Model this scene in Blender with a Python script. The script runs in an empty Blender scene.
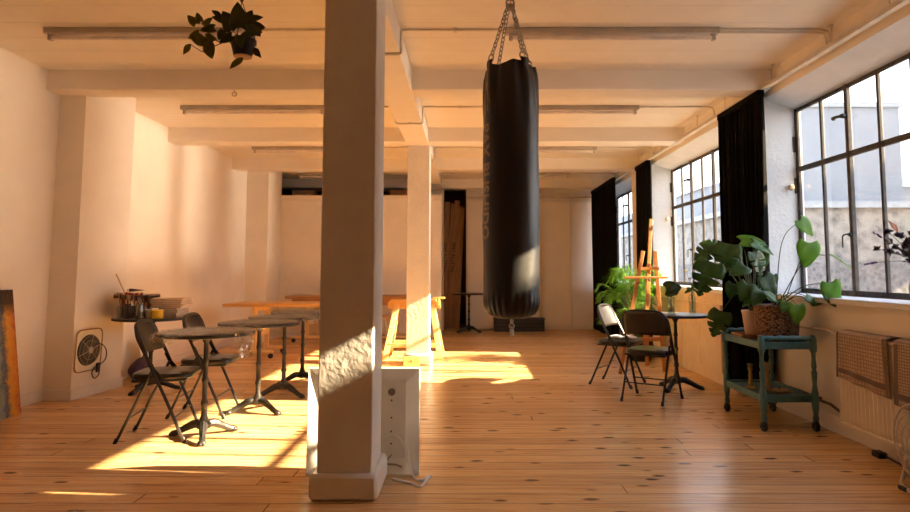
import bpy, bmesh, math, random
from mathutils import Vector, Matrix, noise as mnoise
random.seed(11)
PI = math.pi
sc = bpy.context.scene
C = sc.collection
R = math.radians

# ------------------------------------------------------------------ camera
F, U0, VH, CAMH = 640.0, 469.0, 270.6, 1.18
PITCH = math.atan(0.08)
SP, CP = math.sin(PITCH), math.cos(PITCH)
V0 = VH - F * math.tan(PITCH)
cam = bpy.data.cameras.new('camera')
cam.sensor_width = 36.0
cam.lens = F / 910 * 36
cam.shift_x = (455 - U0) / 910
cam.shift_y = -(256 - V0) / 910
camo = bpy.data.objects.new('camera', cam)
camo.location = (0, 0, CAMH)
camo.rotation_euler = (PI / 2 + PITCH, 0, 0)
C.objects.link(camo)
sc.camera = camo


def ray(u, v):
    x = (u - U0) / F
    y = -(v - V0) / F
    return Vector((x, CP - y * SP, SP + y * CP))


def atz(u, v, z=0.0):
    d = ray(u, v)
    return Vector((0, 0, CAMH)) + d * ((z - CAMH) / d.z)


def aty(u, v, Y):
    d = ray(u, v)
    return Vector((0, 0, CAMH)) + d * (Y / d.y)


# ------------------------------------------------------------------ materials
MATS = {}


def new_mat(name):
    m = bpy.data.materials.new(name)
    m.use_nodes = True
    nt = m.node_tree
    b = nt.nodes['Principled BSDF']
    return m, nt, b


def N(nt, t, **kw):
    n = nt.nodes.new(t)
    for k, v in kw.items():
        if k in n.inputs.keys():
            n.inputs[k].default_value = v
        else:
            setattr(n, k, v)
    return n


def ramp(nt, fac, stops):
    r = nt.nodes.new('ShaderNodeValToRGB')
    el = r.color_ramp.elements
    while len(el) < len(stops):
        el.new(0.5)
    for e, (p, c) in zip(el, stops):
        e.position = p
        e.color = (*c, 1)
    nt.links.new(fac, r.inputs['Fac'])
    return r


def mat(name, col, rough=0.5, metal=0.0, var=0.12, scale=8.0, bump=0.0, bscale=40.0, coat=0.0, stretch=(1, 1, 1), spec=0.5, trans=0.0):
    if name in MATS:
        return MATS[name]
    m, nt, b = new_mat(name)
    tc = N(nt, 'ShaderNodeTexCoord')
    mp = N(nt, 'ShaderNodeMapping')
    mp.inputs['Scale'].default_value = stretch
    nt.links.new(tc.outputs['Object'], mp.inputs['Vector'])
    ns = N(nt, 'ShaderNodeTexNoise', Scale=scale, Detail=4.0)
    nt.links.new(mp.outputs['Vector'], ns.inputs['Vector'])
    lo = tuple(max(0, c * (1 - var)) for c in col)
    hi = tuple(min(1, c * (1 + var)) for c in col)
    r = ramp(nt, ns.outputs['Fac'], [(0.3, lo), (0.7, hi)])
    nt.links.new(r.outputs['Color'], b.inputs['Base Color'])
    b.inputs['Roughness'].default_value = rough
    b.inputs['Metallic'].default_value = metal
    b.inputs['Coat Weight'].default_value = coat
    b.inputs['Specular IOR Level'].default_value = spec
    if bump > 0:
        n2 = N(nt, 'ShaderNodeTexNoise', Scale=bscale, Detail=5.0)
        nt.links.new(mp.outputs['Vector'], n2.inputs['Vector'])
        bp = N(nt, 'ShaderNodeBump', Strength=bump, Distance=0.02)
        nt.links.new(n2.outputs['Fac'], bp.inputs['Height'])
        nt.links.new(bp.outputs['Normal'], b.inputs['Normal'])
    MATS[name] = m
    return m


def leaf_mat(name, col, tr=0.4, rough=0.35):
    if name in MATS:
        return MATS[name]
    m = mat(name, col, rough, var=0.3, scale=12)
    nt = m.node_tree
    b = nt.nodes['Principled BSDF']
    out = nt.nodes['Material Output']
    t = N(nt, 'ShaderNodeBsdfTranslucent')
    t.inputs['Color'].default_value = (min(1, col[0] * 1.6), min(1, col[1] * 1.6), col[2] * 0.9, 1)
    mx = N(nt, 'ShaderNodeMixShader', Fac=tr)
    mx.inputs[0].default_value = tr
    nt.links.new(b.outputs[0], mx.inputs[1])
    nt.links.new(t.outputs[0], mx.inputs[2])
    nt.links.new(mx.outputs[0], out.inputs['Surface'])
    return m


def glass_mat(name, tint=(1, 1, 1), fac=0.08, rough=0.02, dirt=0.0):
    if name in MATS:
        return MATS[name]
    m, nt, b = new_mat(name)
    out = nt.nodes['Material Output']
    t = N(nt, 'ShaderNodeBsdfTransparent')
    t.inputs['Color'].default_value = (*tint, 1)
    g = N(nt, 'ShaderNodeBsdfGlossy')
    g.inputs['Roughness'].default_value = rough
    mx = N(nt, 'ShaderNodeMixShader')
    mx.inputs[0].default_value = fac
    nt.links.new(t.outputs[0], mx.inputs[1])
    nt.links.new(g.outputs[0], mx.inputs[2])
    last = mx
    if dirt > 0:
        tc = N(nt, 'ShaderNodeTexCoord')
        ns = N(nt, 'ShaderNodeTexNoise', Scale=14.0, Detail=8.0, Roughness=0.75)
        nt.links.new(tc.outputs['Object'], ns.inputs['Vector'])
        r = ramp(nt, ns.outputs['Fac'], [(0.45, (0, 0, 0)), (0.8, (dirt, dirt, dirt))])
        d = N(nt, 'ShaderNodeBsdfDiffuse')
        d.inputs['Color'].default_value = (0.8, 0.8, 0.8, 1)
        m2 = N(nt, 'ShaderNodeMixShader')
        nt.links.new(r.outputs['Color'], m2.inputs[0])
        nt.links.new(mx.outputs[0], m2.inputs[1])
        nt.links.new(d.outputs[0], m2.inputs[2])
        last = m2
    nt.links.new(last.outputs[0], out.inputs['Surface'])
    MATS[name] = m
    return m


def wood(name, c1, c2, rough=0.45, stretch=(1.2, 14, 14), coat=0.0):
    if name in MATS:
        return MATS[name]
    m, nt, b = new_mat(name)
    tc = N(nt, 'ShaderNodeTexCoord')
    mp = N(nt, 'ShaderNodeMapping')
    mp.inputs['Scale'].default_value = stretch
    nt.links.new(tc.outputs['Object'], mp.inputs['Vector'])
    ns = N(nt, 'ShaderNodeTexNoise', Scale=3.0, Detail=6.0, Distortion=1.2)
    nt.links.new(mp.outputs['Vector'], ns.inputs['Vector'])
    r = ramp(nt, ns.outputs['Fac'], [(0.3, c2), (0.65, c1)])
    nt.links.new(r.outputs['Color'], b.inputs['Base Color'])
    b.inputs['Roughness'].default_value = rough
    b.inputs['Coat Weight'].default_value = coat
    MATS[name] = m
    return m


def floor_mat():
    m, nt, b = new_mat('pine_boards')
    L = nt.links.new
    tc = N(nt, 'ShaderNodeTexCoord')
    br = N(nt, 'ShaderNodeTexBrick', offset=0.0, offset_frequency=2, squash=1.0)
    br.inputs['Color1'].default_value = (0.0, 0.0, 0.0, 1)
    br.inputs['Color2'].default_value = (1.0, 1.0, 1.0, 1)
    br.inputs['Mortar'].default_value = (0.5, 0.5, 0.5, 1)
    br.inputs['Scale'].default_value = 1.0
    br.inputs['Mortar Size'].default_value = 0.003
    br.inputs['Mortar Smooth'].default_value = 0.2
    br.inputs['Brick Width'].default_value = 4.1
    br.inputs['Row Height'].default_value = 0.14
    # every row of boards starts at its own offset
    sp = N(nt, 'ShaderNodeSeparateXYZ')
    L(tc.outputs['Object'], sp.inputs[0])
    rw = N(nt, 'ShaderNodeMath', operation='DIVIDE')
    rw.inputs[1].default_value = 0.14
    L(sp.outputs['Y'], rw.inputs[0])
    fl = N(nt, 'ShaderNodeMath', operation='FLOOR')
    L(rw.outputs[0], fl.inputs[0])
    wn = N(nt, 'ShaderNodeTexWhiteNoise', noise_dimensions='1D')
    L(fl.outputs[0], wn.inputs['W'])
    xo = N(nt, 'ShaderNodeMath', operation='MULTIPLY_ADD')
    xo.inputs[1].default_value = 4.1
    L(wn.outputs['Value'], xo.inputs[0])
    L(sp.outputs['X'], xo.inputs[2])
    cbn = N(nt, 'ShaderNodeCombineXYZ')
    L(xo.outputs[0], cbn.inputs['X'])
    L(sp.outputs['Y'], cbn.inputs['Y'])
    L(cbn.outputs[0], br.inputs['Vector'])
    # per board offset for the grain
    ma = N(nt, 'ShaderNodeVectorMath', operation='MULTIPLY_ADD')
    ma.inputs[1].default_value = (17, 5, 9)
    L(br.outputs['Color'], ma.inputs[0])
    L(tc.outputs['Object'], ma.inputs[2])
    mp = N(nt, 'ShaderNodeMapping')
    mp.inputs['Scale'].default_value = (0.9, 16, 1)
    L(ma.outputs['Vector'], mp.inputs['Vector'])
    ns = N(nt, 'ShaderNodeTexNoise', Scale=2.4, Detail=7.0, Distortion=0.9)
    L(mp.outputs['Vector'], ns.inputs['Vector'])
    grain = ramp(nt, ns.outputs['Fac'], [(0.28, (0.56, 0.30, 0.125)), (0.48, (0.76, 0.47, 0.22)), (0.75, (0.87, 0.61, 0.33))])
    tint = ramp(nt, br.outputs['Color'], [(0.0, (0.82, 0.78, 0.73)), (1.0, (1.10, 1.08, 1.04))])
    mul = N(nt, 'ShaderNodeMix', data_type='RGBA', blend_type='MULTIPLY')
    mul.inputs['Factor'].default_value = 1.0
    L(grain.outputs['Color'], mul.inputs['A'])
    L(tint.outputs['Color'], mul.inputs['B'])
    # knots
    mk = N(nt, 'ShaderNodeMapping')
    mk.inputs['Scale'].default_value = (4.2, 10.0, 1)
    L(ma.outputs['Vector'], mk.inputs['Vector'])
    nd = N(nt, 'ShaderNodeTexNoise', Scale=3.0, Detail=3.0)
    L(mk.outputs['Vector'], nd.inputs['Vector'])
    mixv = N(nt, 'ShaderNodeMix', data_type='VECTOR')
    mixv.inputs['Factor'].default_value = 0.12
    L(mk.outputs['Vector'], mixv.inputs['A'])
    L(nd.outputs['Color'], mixv.inputs['B'])
    vo = N(nt, 'ShaderNodeTexVoronoi', Scale=1.0, Randomness=1.0)
    L(mixv.outputs['Result'], vo.inputs['Vector'])
    kn = ramp(nt, vo.outputs['Distance'], [(0.10, (1, 1, 1)), (0.20, (0, 0, 0))])
    # only some of the cells bear a knot
    sel = N(nt, 'ShaderNodeSeparateColor')
    L(vo.outputs['Color'], sel.inputs['Color'])
    gt = N(nt, 'ShaderNodeMath', operation='GREATER_THAN')
    gt.inputs[1].default_value = 0.30
    L(sel.outputs[0], gt.inputs[0])
    km = N(nt, 'ShaderNodeMath', operation='MULTIPLY')
    L(kn.outputs['Color'], km.inputs[0])
    L(gt.outputs[0], km.inputs[1])
    k2 = N(nt, 'ShaderNodeMix', data_type='RGBA')
    L(km.outputs[0], k2.inputs['Factor'])
    L(mul.outputs['Result'], k2.inputs['A'])
    k2.inputs['B'].default_value = (0.13, 0.04, 0.012, 1)
    # gaps
    gp = N(nt, 'ShaderNodeMix', data_type='RGBA')
    L(br.outputs['Fac'], gp.inputs['Factor'])
    L(k2.outputs['Result'], gp.inputs['A'])
    gp.inputs['B'].default_value = (0.10, 0.036, 0.012, 1)
    L(gp.outputs['Result'], b.inputs['Base Color'])
    b.inputs['Roughness'].default_value = 0.27
    b.inputs['Specular IOR Level'].default_value = 0.5
    inv = N(nt, 'ShaderNodeMath', operation='SUBTRACT')
    inv.inputs[0].default_value = 1.0
    L(br.outputs['Fac'], inv.inputs[1])
    bp = N(nt, 'ShaderNodeBump', Strength=0.5, Distance=0.004)
    L(inv.outputs[0], bp.inputs['Height'])
    L(bp.outputs['Normal'], b.inputs['Normal'])
    return m


def ceiling_mat():
    m, nt, b = new_mat('painted_ceiling_boards')
    L = nt.links.new
    tc = N(nt, 'ShaderNodeTexCoord')
    sx = N(nt, 'ShaderNodeSeparateXYZ')
    L(tc.outputs['Object'], sx.inputs[0])
    md = N(nt, 'ShaderNodeMath', operation='MULTIPLY')
    md.inputs[1].default_value = 1 / 0.30
    L(sx.outputs['Y'], md.inputs[0])
    fr = N(nt, 'ShaderNodeMath', operation='FRACT')
    L(md.outputs[0], fr.inputs[0])
    ns = N(nt, 'ShaderNodeTexNoise', Scale=5.0, Detail=6.0)
    L(tc.outputs['Object'], ns.inputs['Vector'])
    r = ramp(nt, ns.outputs['Fac'], [(0.3, (0.86, 0.78, 0.67)), (0.7, (0.90, 0.82, 0.71))])
    gr = ramp(nt, fr.outputs[0], [(0.0, (0, 0, 0)), (0.035, (1, 1, 1))])
    mx = N(nt, 'ShaderNodeMix', data_type='RGBA', blend_type='MULTIPLY')
    mx.inputs['Factor'].default_value = 0.18
    L(r.outputs['Color'], mx.inputs['A'])
    L(gr.outputs['Color'], mx.inputs['B'])
    L(mx.outputs['Result'], b.inputs['Base Color'])
    b.inputs['Roughness'].default_value = 0.6
    bp = N(nt, 'ShaderNodeBump', Strength=0.35, Distance=0.01)
    L(gr.outputs['Color'], bp.inputs['Height'])
    L(bp.outputs['Normal'], b.inputs['Normal'])
    return m


def check_cloth(name, base, line, sx, sy):
    m, nt, b = new_mat(name)
    L = nt.links.new
    tc = N(nt, 'ShaderNodeTexCoord')
    br = N(nt, 'ShaderNodeTexBrick', offset=0.0)
    br.inputs['Color1'].default_value = (*base, 1)
    br.inputs['Color2'].default_value = (base[0] * 0.8, base[1] * 0.8, base[2] * 0.8, 1)
    br.inputs['Mortar'].default_value = (*line, 1)
    br.inputs['Scale'].default_value = 1
    br.inputs['Mortar Size'].default_value = 0.004
    br.inputs['Brick Width'].default_value = sx
    br.inputs['Row Height'].default_value = sy
    mp = N(nt, 'ShaderNodeMapping')
    mp.inputs['Rotation'].default_value = (0, R(90), R(90))
    cx = N(nt, 'ShaderNodeSeparateXYZ')
    cb = N(nt, 'ShaderNodeCombineXYZ')
    L(tc.outputs['Object'], cx.inputs[0])
    L(cx.outputs['Y'], cb.inputs['X'])
    L(cx.outputs['Z'], cb.inputs['Y'])
    L(cb.outputs[0], br.inputs['Vector'])
    ns = N(nt, 'ShaderNodeTexNoise', Scale=90.0, Detail=2.0)
    L(tc.outputs['Object'], ns.inputs['Vector'])
    bp = N(nt, 'ShaderNodeBump', Strength=0.6, Distance=0.01)
    L(ns.outputs['Fac'], bp.inputs['Height'])
    L(bp.outputs['Normal'], b.inputs['Normal'])
    L(br.outputs['Color'], b.inputs['Base Color'])
    b.inputs['Roughness'].default_value = 0.95
    return m


def painting_mat():
    m, nt, b = new_mat('abstract_paint')
    L = nt.links.new
    tc = N(nt, 'ShaderNodeTexCoord')
    ns = N(nt, 'ShaderNodeTexNoise', Scale=9.0, Detail=9.0, Roughness=0.85)
    L(tc.outputs['Object'], ns.inputs['Vector'])
    sx = N(nt, 'ShaderNodeSeparateXYZ')
    L(tc.outputs['Object'], sx.inputs[0])
    # vertical colour strokes across the local Y axis, distorted by noise
    ad = N(nt, 'ShaderNodeMath', operation='MULTIPLY_ADD')
    neg = N(nt, 'ShaderNodeMath', operation='MULTIPLY')
    neg.inputs[1].default_value = -1.0
    L(sx.outputs['Y'], neg.inputs[0])
    ad.inputs[1].default_value = 0.34
    L(ns.outputs['Fac'], ad.inputs[0])
    L(neg.outputs[0], ad.inputs[2])
    r = ramp(nt, ad.outputs[0], [(0.10, (0.03, 0.02, 0.02)), (0.15, (0.30, 0.04, 0.02)), (0.19, (0.62, 0.20, 0.02)), (0.27, (0.75, 0.36, 0.03)), (0.32, (0.05, 0.09, 0.16)), (0.38, (0.30, 0.36, 0.38)), (0.6, (0.03, 0.05, 0.1))])
    # dark band along the top
    zr = ramp(nt, sx.outputs['Z'], [(0.80, (1, 1, 1)), (0.92, (0.06, 0.05, 0.05))])
    mx = N(nt, 'ShaderNodeMix', data_type='RGBA', blend_type='MULTIPLY')
    mx.inputs['Factor'].default_value = 1.0
    L(r.outputs['Color'], mx.inputs['A'])
    L(zr.outputs['Color'], mx.inputs['B'])
    L(mx.outputs['Result'], b.inputs['Base Color'])
    b.inputs['Roughness'].default_value = 0.45
    bp = N(nt, 'ShaderNodeBump', Strength=0.8, Distance=0.02)
    n2 = N(nt, 'ShaderNodeTexNoise', Scale=45.0, Detail=5.0)
    L(tc.outputs['Object'], n2.inputs['Vector'])
    L(n2.outputs['Fac'], bp.inputs['Height'])
    L(bp.outputs['Normal'], b.inputs['Normal'])
    return m


def wicker_mat():
    m, nt, b = new_mat('wicker')
    L = nt.links.new
    tc = N(nt, 'ShaderNodeTexCoord')
    vo = N(nt, 'ShaderNodeTexVoronoi', Scale=62.0)
    mp = N(nt, 'ShaderNodeMapping')
    mp.inputs['Scale'].default_value = (1, 1, 1.3)
    L(tc.outputs['Object'], mp.inputs['Vector'])
    L(mp.outputs['Vector'], vo.inputs['Vector'])
    r = ramp(nt, vo.outputs['Distance'], [(0.0, (0.40, 0.24, 0.14)), (0.45, (0.27, 0.14, 0.075)), (0.8, (0.06, 0.03, 0.018))])
    L(r.outputs['Color'], b.inputs['Base Color'])
    bp = N(nt, 'ShaderNodeBump', Strength=1.0, Distance=0.012)
    bp.invert = True
    L(vo.outputs['Distance'], bp.inputs['Height'])
    L(bp.outputs['Normal'], b.inputs['Normal'])
    b.inputs['Roughness'].default_value = 0.8
    return m


def stone_mat(name, c1, c2, scale):
    m, nt, b = new_mat(name)
    L = nt.links.new
    tc = N(nt, 'ShaderNodeTexCoord')
    vo = N(nt, 'ShaderNodeTexVoronoi', Scale=scale)
    L(tc.outputs['Object'], vo.inputs['Vector'])
    ns = N(nt, 'ShaderNodeTexNoise', Scale=scale * 1.5, Detail=8.0, Roughness=0.7)
    L(tc.outputs['Object'], ns.inputs['Vector'])
    mx = N(nt, 'ShaderNodeMix', data_type='FLOAT')
    mx.inputs['Factor'].default_value = 0.6
    L(vo.outputs['Distance'], mx.inputs['A'])
    L(ns.outputs['Fac'], mx.inputs['B'])
    r = ramp(nt, mx.outputs['Result'], [(0.25, c2), (0.6, c1)])
    L(r.outputs['Color'], b.inputs['Base Color'])
    bp = N(nt, 'ShaderNodeBump', Strength=1.0, Distance=0.06)
    L(ns.outputs['Fac'], bp.inputs['Height'])
    L(bp.outputs['Normal'], b.inputs['Normal'])
    b.inputs['Roughness'].default_value = 0.9
    return m


PLASTER = mat('white_plaster', (0.88, 0.81, 0.72), 0.75, var=0.03, scale=3, bump=0.10, bscale=22)
ROUGHPLASTER = mat('rough_column_paint', (0.80, 0.76, 0.70), 0.6, var=0.05, scale=4, bump=0.24, bscale=26)
REVEAL = mat('white_reveal_paint', (0.76, 0.76, 0.76), 0.6, var=0.04, scale=5, bump=0.25, bscale=30)
CEIL = ceiling_mat()
FLOOR = floor_mat()
TRIMW = mat('trim_paint', (0.80, 0.75, 0.68), 0.45, var=0.04)
BLACKMETAL = mat('black_metal', (0.018, 0.017, 0.017), 0.35, var=0.2)
VINYL = mat('black_vinyl', (0.014, 0.012, 0.011), 0.28, var=0.2, bump=0.03, bscale=140, spec=0.6)
CASTIRON = mat('cast_iron', (0.032, 0.030, 0.029), 0.40, metal=0.25, var=0.3, scale=18, bump=0.25, bscale=35)
STEEL = mat('steel', (0.55, 0.53, 0.50), 0.3, metal=1.0, var=0.08)
DARKSTEEL = mat('galvanised_chain', (0.38, 0.33, 0.27), 0.38, metal=1.0, var=0.1)
LEATHER = mat('black_bag_leather', (0.008, 0.0075, 0.008), 0.42, var=0.3, scale=5, bump=0.2, bscale=9, coat=0.15, spec=0.6)
LEATHER.node_tree.nodes['Principled BSDF'].inputs['Coat Roughness'].default_value = 0.4
TOPSTONE = mat('dark_table_top', (0.13, 0.105, 0.085), 0.35, var=0.45, scale=10)
FILM = glass_mat('clear_plastic_film', (0.96, 0.96, 0.95), 0.26, 0.12, dirt=0.36)
GLASS = glass_mat('window_glass', (0.97, 0.985, 1.0), 0.05, 0.01, dirt=0.12)
VASEGLASS = glass_mat('vase_glass', (0.93, 0.97, 0.95), 0.14, 0.02)
JARGLASS = glass_mat('jar_glass', (0.66, 0.66, 0.60), 0.2, 0.05, dirt=0.5)
WATER = glass_mat('vase_water', (0.88, 0.93, 0.86), 0.08, 0.02)
WINFRAME = mat('weathered_window_frame', (0.060, 0.048, 0.038), 0.6, var=0.4, scale=20)
CURTAIN = mat('black_curtain', (0.005, 0.0046, 0.0046), 0.95, var=0.3, scale=20, spec=0.1)
PINE = wood('orange_pine', (0.72, 0.42, 0.14), (0.56, 0.29, 0.08))
PALEPINE = wood('pale_pine', (0.82, 0.58, 0.27), (0.68, 0.44, 0.17))
EASELW = wood('beech_easel', (0.58, 0.26, 0.08), (0.42, 0.17, 0.045))
PANELW = wood('pale_plywood', (0.84, 0.70, 0.50), (0.76, 0.60, 0.41), 0.5, (6, 1.5, 1.0))
DARKPLANK = wood('old_plank', (0.48, 0.25, 0.11), (0.30, 0.14, 0.055), 0.6, (10, 10, 0.8))
STENCIL = mat('black_stencil_paint', (0.02, 0.015, 0.012), 0.7)
TEAL = mat('teal_paint', (0.055, 0.150, 0.150), 0.42, var=0.18, scale=10)
CASTER = mat('black_rubber', (0.015, 0.014, 0.013), 0.5)
WICKER = wicker_mat()
PINKPOT = mat('pale_pink_ceramic', (0.68, 0.50, 0.42), 0.5, var=0.05)
BLACKPOT = mat('dark_plastic_pot', (0.018, 0.015, 0.014), 0.45)
SOIL = mat('potting_soil', (0.035, 0.022, 0.014), 0.95, var=0.5, scale=30, bump=0.8, bscale=60)
LDARK = leaf_mat('dark_leaf', (0.050, 0.105, 0.020), 0.35, 0.25)
LMID = leaf_mat('mid_leaf', (0.085, 0.19, 0.03), 0.4)
LBRIGHT = leaf_mat('bright_leaf', (0.17, 0.34, 0.035), 0.5)
LPALM = leaf_mat('palm_leaf', (0.19, 0.34, 0.06), 0.5)
LPOTHOSY = leaf_mat('pothos_leaf_yellow', (0.15, 0.16, 0.022), 0.45)
LPOTHOS = leaf_mat('pothos_leaf', (0.06, 0.08, 0.012), 0.4)
STEMG = mat('green_stem', (0.06, 0.10, 0.03), 0.5)
STEMB = mat('brown_stem', (0.06, 0.035, 0.02), 0.6)
DRIEDP = leaf_mat('dried_purple', (0.045, 0.022, 0.035), 0.15, 0.9)
DRIEDB = leaf_mat('dried_brown', (0.055, 0.035, 0.025), 0.15, 0.9)
LAVENDER = leaf_mat('lavender', (0.16, 0.10, 0.26), 0.2, 0.9)
PINKPETAL = leaf_mat('pink_petal', (0.42, 0.16, 0.22), 0.3, 0.7)
RADW = mat('radiator_cream', (0.80, 0.72, 0.60), 0.4, var=0.03)
TOWEL1 = check_cloth('brown_check_cloth', (0.56, 0.42, 0.30), (0.30, 0.21, 0.16), 0.028, 0.024)
TOWEL2 = check_cloth('grey_check_cloth', (0.58, 0.46, 0.34), (0.26, 0.20, 0.15), 0.022, 0.018)
BAND = mat('dark_woven_band', (0.17, 0.12, 0.11), 0.95)
WHITEMETAL = mat('white_enamel', (0.90, 0.90, 0.89), 0.3, var=0.03)
GREYMETAL = mat('aged_light_metal', (0.56, 0.52, 0.46), 0.4, metal=0.2, var=0.08)
CREAMPLATE = mat('cream_fan_plate', (0.86, 0.80, 0.62), 0.4, var=0.08)
FANBLACK = mat('fan_black', (0.03, 0.027, 0.025), 0.4)
WHITECABLE = mat('white_cable', (0.85, 0.84, 0.82), 0.4)
PIPE = mat('painted_pipe', (0.70, 0.62, 0.52), 0.45)
LAMPBODY = mat('grey_batten', (0.48, 0.42, 0.36), 0.4)
TUBEGLASS = mat('unlit_tube', (0.82, 0.74, 0.70), 0.25)
BRASS = mat('brass', (0.55, 0.38, 0.16), 0.35, metal=0.9)
PAPERC = mat('cream_paper', (0.72, 0.58, 0.46), 0.8, var=0.08)
PAPERG = mat('grey_paper', (0.50, 0.44, 0.42), 0.8, var=0.08)
WHITEP = mat('white_paper', (0.82, 0.80, 0.77), 0.8, var=0.04)
YELLOW = mat('yellow_plastic', (0.80, 0.52, 0.02), 0.4, var=0.05)
RED = mat('red_tube', (0.55, 0.05, 0.05), 0.4)
DARKTUBE = mat('dark_tube', (0.06, 0.035, 0.03), 0.4)
TERRA = mat('terracotta', (0.46, 0.17, 0.065), 0.7)
CARD = mat('cardboard', (0.50, 0.33, 0.21), 0.8)
PURPLE = mat('purple_bag_cloth', (0.055, 0.03, 0.09), 0.7, var=0.4)
SHADEWALL = mat('shaded_store_wall', (0.07, 0.045, 0.03), 0.9)
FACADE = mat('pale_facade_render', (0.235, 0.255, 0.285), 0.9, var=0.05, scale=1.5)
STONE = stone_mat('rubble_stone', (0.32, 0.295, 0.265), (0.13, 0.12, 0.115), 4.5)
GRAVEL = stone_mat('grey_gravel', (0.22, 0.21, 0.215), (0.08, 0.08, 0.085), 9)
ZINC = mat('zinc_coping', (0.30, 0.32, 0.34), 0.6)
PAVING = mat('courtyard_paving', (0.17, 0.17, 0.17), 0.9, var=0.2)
RECESSB = mat('blue_grey_recess', (0.035, 0.042, 0.055), 0.6)
GOLDINK = mat('faded_gold_print', (0.26, 0.17, 0.085), 0.5, var=0.35, scale=60)


# ------------------------------------------------------------------ mesh building
class MB:
    def __init__(s):
        s.v = []
        s.f = []

    def add(s, vs, fs, M=None):
        o = len(s.v)
        s.v += [tuple(M @ Vector(p)) if M else tuple(p) for p in vs]
        s.f += [tuple(i + o for i in f) for f in fs]
        return s

    def box(s, x0, x1, y0, y1, z0, z1, M=None):
        vs = [(x, y, z) for z in (z0, z1) for y in (y0, y1) for x in (x0, x1)]
        return s.add(vs, [(0, 2, 3, 1), (4, 5, 7, 6), (0, 1, 5, 4), (2, 6, 7, 3), (0, 4, 6, 2), (1, 3, 7, 5)], M)

    def bar(s, a, b, w, h, up=(0, 0, 1)):
        """rectangular bar from a to b, w across, h along 'up'"""
        a, b = Vector(a), Vector(b)
        d = (b - a).normalized()
        up = Vector(up)
        x = d.cross(up)
        if x.length < 1e-5:
            x = d.cross(Vector((1, 0, 0)))
        x.normalize()
        z = x.cross(d)
        vs = []
        for p in (a, b):
            for i, j in ((-1, -1), (1, -1), (1, 1), (-1, 1)):
                vs.append(p + x * (i * w / 2) + z * (j * h / 2))
        return s.add(vs, [(0, 1, 2, 3), (7, 6, 5, 4), (0, 4, 5, 1), (1, 5, 6, 2), (2, 6, 7, 3), (3, 7, 4, 0)])

    def tube(s, pts, r, seg=8, closed=False, M=None):
        pts = [Vector(p) for p in pts]
        n = len(pts)
        rr = r if isinstance(r, (list, tuple)) else [r] * n
        tang = []
        for i in range(n):
            if closed:
                t = pts[(i + 1) % n] - pts[i - 1]
            else:
                t = pts[min(i + 1, n - 1)] - pts[max(i - 1, 0)]
            tang.append(t.normalized() if t.length > 1e-9 else Vector((0, 0, 1)))
        ref = Vector((0, 0, 1)) if abs(tang[0].z) < 0.9 else Vector((1, 0, 0))
        nrm = (ref - tang[0] * ref.dot(tang[0])).normalized()
        vs, fs = [], []
        for i in range(n):
            nrm = nrm - tang[i] * nrm.dot(tang[i])
            if nrm.length < 1e-6:
                nrm = tang[i].orthogonal()
            nrm.normalize()
            bn = tang[i].cross(nrm)
            for k in range(seg):
                a = 2 * PI * k / seg
                vs.append(pts[i] + (nrm * math.cos(a) + bn * math.sin(a)) * rr[i])
        for i in range(n if closed else n - 1):
            j = (i + 1) % n
            for k in range(seg):
                k2 = (k + 1) % seg
                fs.append((i * seg + k, i * seg + k2, j * seg + k2, j * seg + k))
        if not closed:
            fs.append(tuple(range(seg))[::-1])
            fs.append(tuple((n - 1) * seg + k for k in range(seg)))
        return s.add(vs, fs, M)

    def lathe(s, prof, c=(0, 0, 0), seg=20, M=None, caps=True):
        vs, fs = [], []
        n = len(prof)
        for r, z in prof:
            for k in range(seg):
                a = 2 * PI * k / seg
                vs.append((c[0] + r * math.cos(a), c[1] + r * math.sin(a), c[2] + z))
        for i in range(n - 1):
            for k in range(seg):
                k2 = (k + 1) % seg
                fs.append((i * seg + k, i * seg + k2, (i + 1) * seg + k2, (i + 1) * seg + k))
        if caps:
            fs.append(tuple(range(seg))[::-1])
            fs.append(tuple((n - 1) * seg + k for k in range(seg)))
        return s.add(vs, fs, M)

    def ball(s, c, rx, ry=None, rz=None, seg=12, rings=8, M=None):
        ry = ry or rx
        rz = rz or rx
        vs, fs = [(c[0], c[1], c[2] - rz)], []
        for i in range(1, rings):
            t = -PI / 2 + PI * i / rings
            for k in range(seg):
                a = 2 * PI * k / seg
                vs.append((c[0] + rx * math.cos(t) * math.cos(a), c[1] + ry * math.cos(t) * math.sin(a), c[2] + rz * math.sin(t)))
        vs.append((c[0], c[1], c[2] + rz))
        for k in range(seg):
            k2 = (k + 1) % seg
            fs.append((0, 1 + k2, 1 + k))
            for i in range(rings - 2):
                a, b = 1 + i * seg, 1 + (i + 1) * seg
                fs.append((a + k, a + k2, b + k2, b + k))
            fs.append((len(vs) - 1, 1 + (rings - 2) * seg + k, 1 + (rings - 2) * seg + k2))
        return s.add(vs, fs, M)

    def grid(s, fn, nu, nv, M=None, closed_u=False):
        vs, fs = [], []
        for j in range(nv + 1):
            for i in range(nu + (0 if closed_u else 1)):
                vs.append(fn(i / nu, j / nv))
        w = nu if closed_u else nu + 1
        for j in range(nv):
            for i in range(nu):
                i2 = (i + 1) % w
                fs.append((j * w + i, j * w + i2, (j + 1) * w + i2, (j + 1) * w + i))
        return s.add(vs, fs, M)


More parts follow.
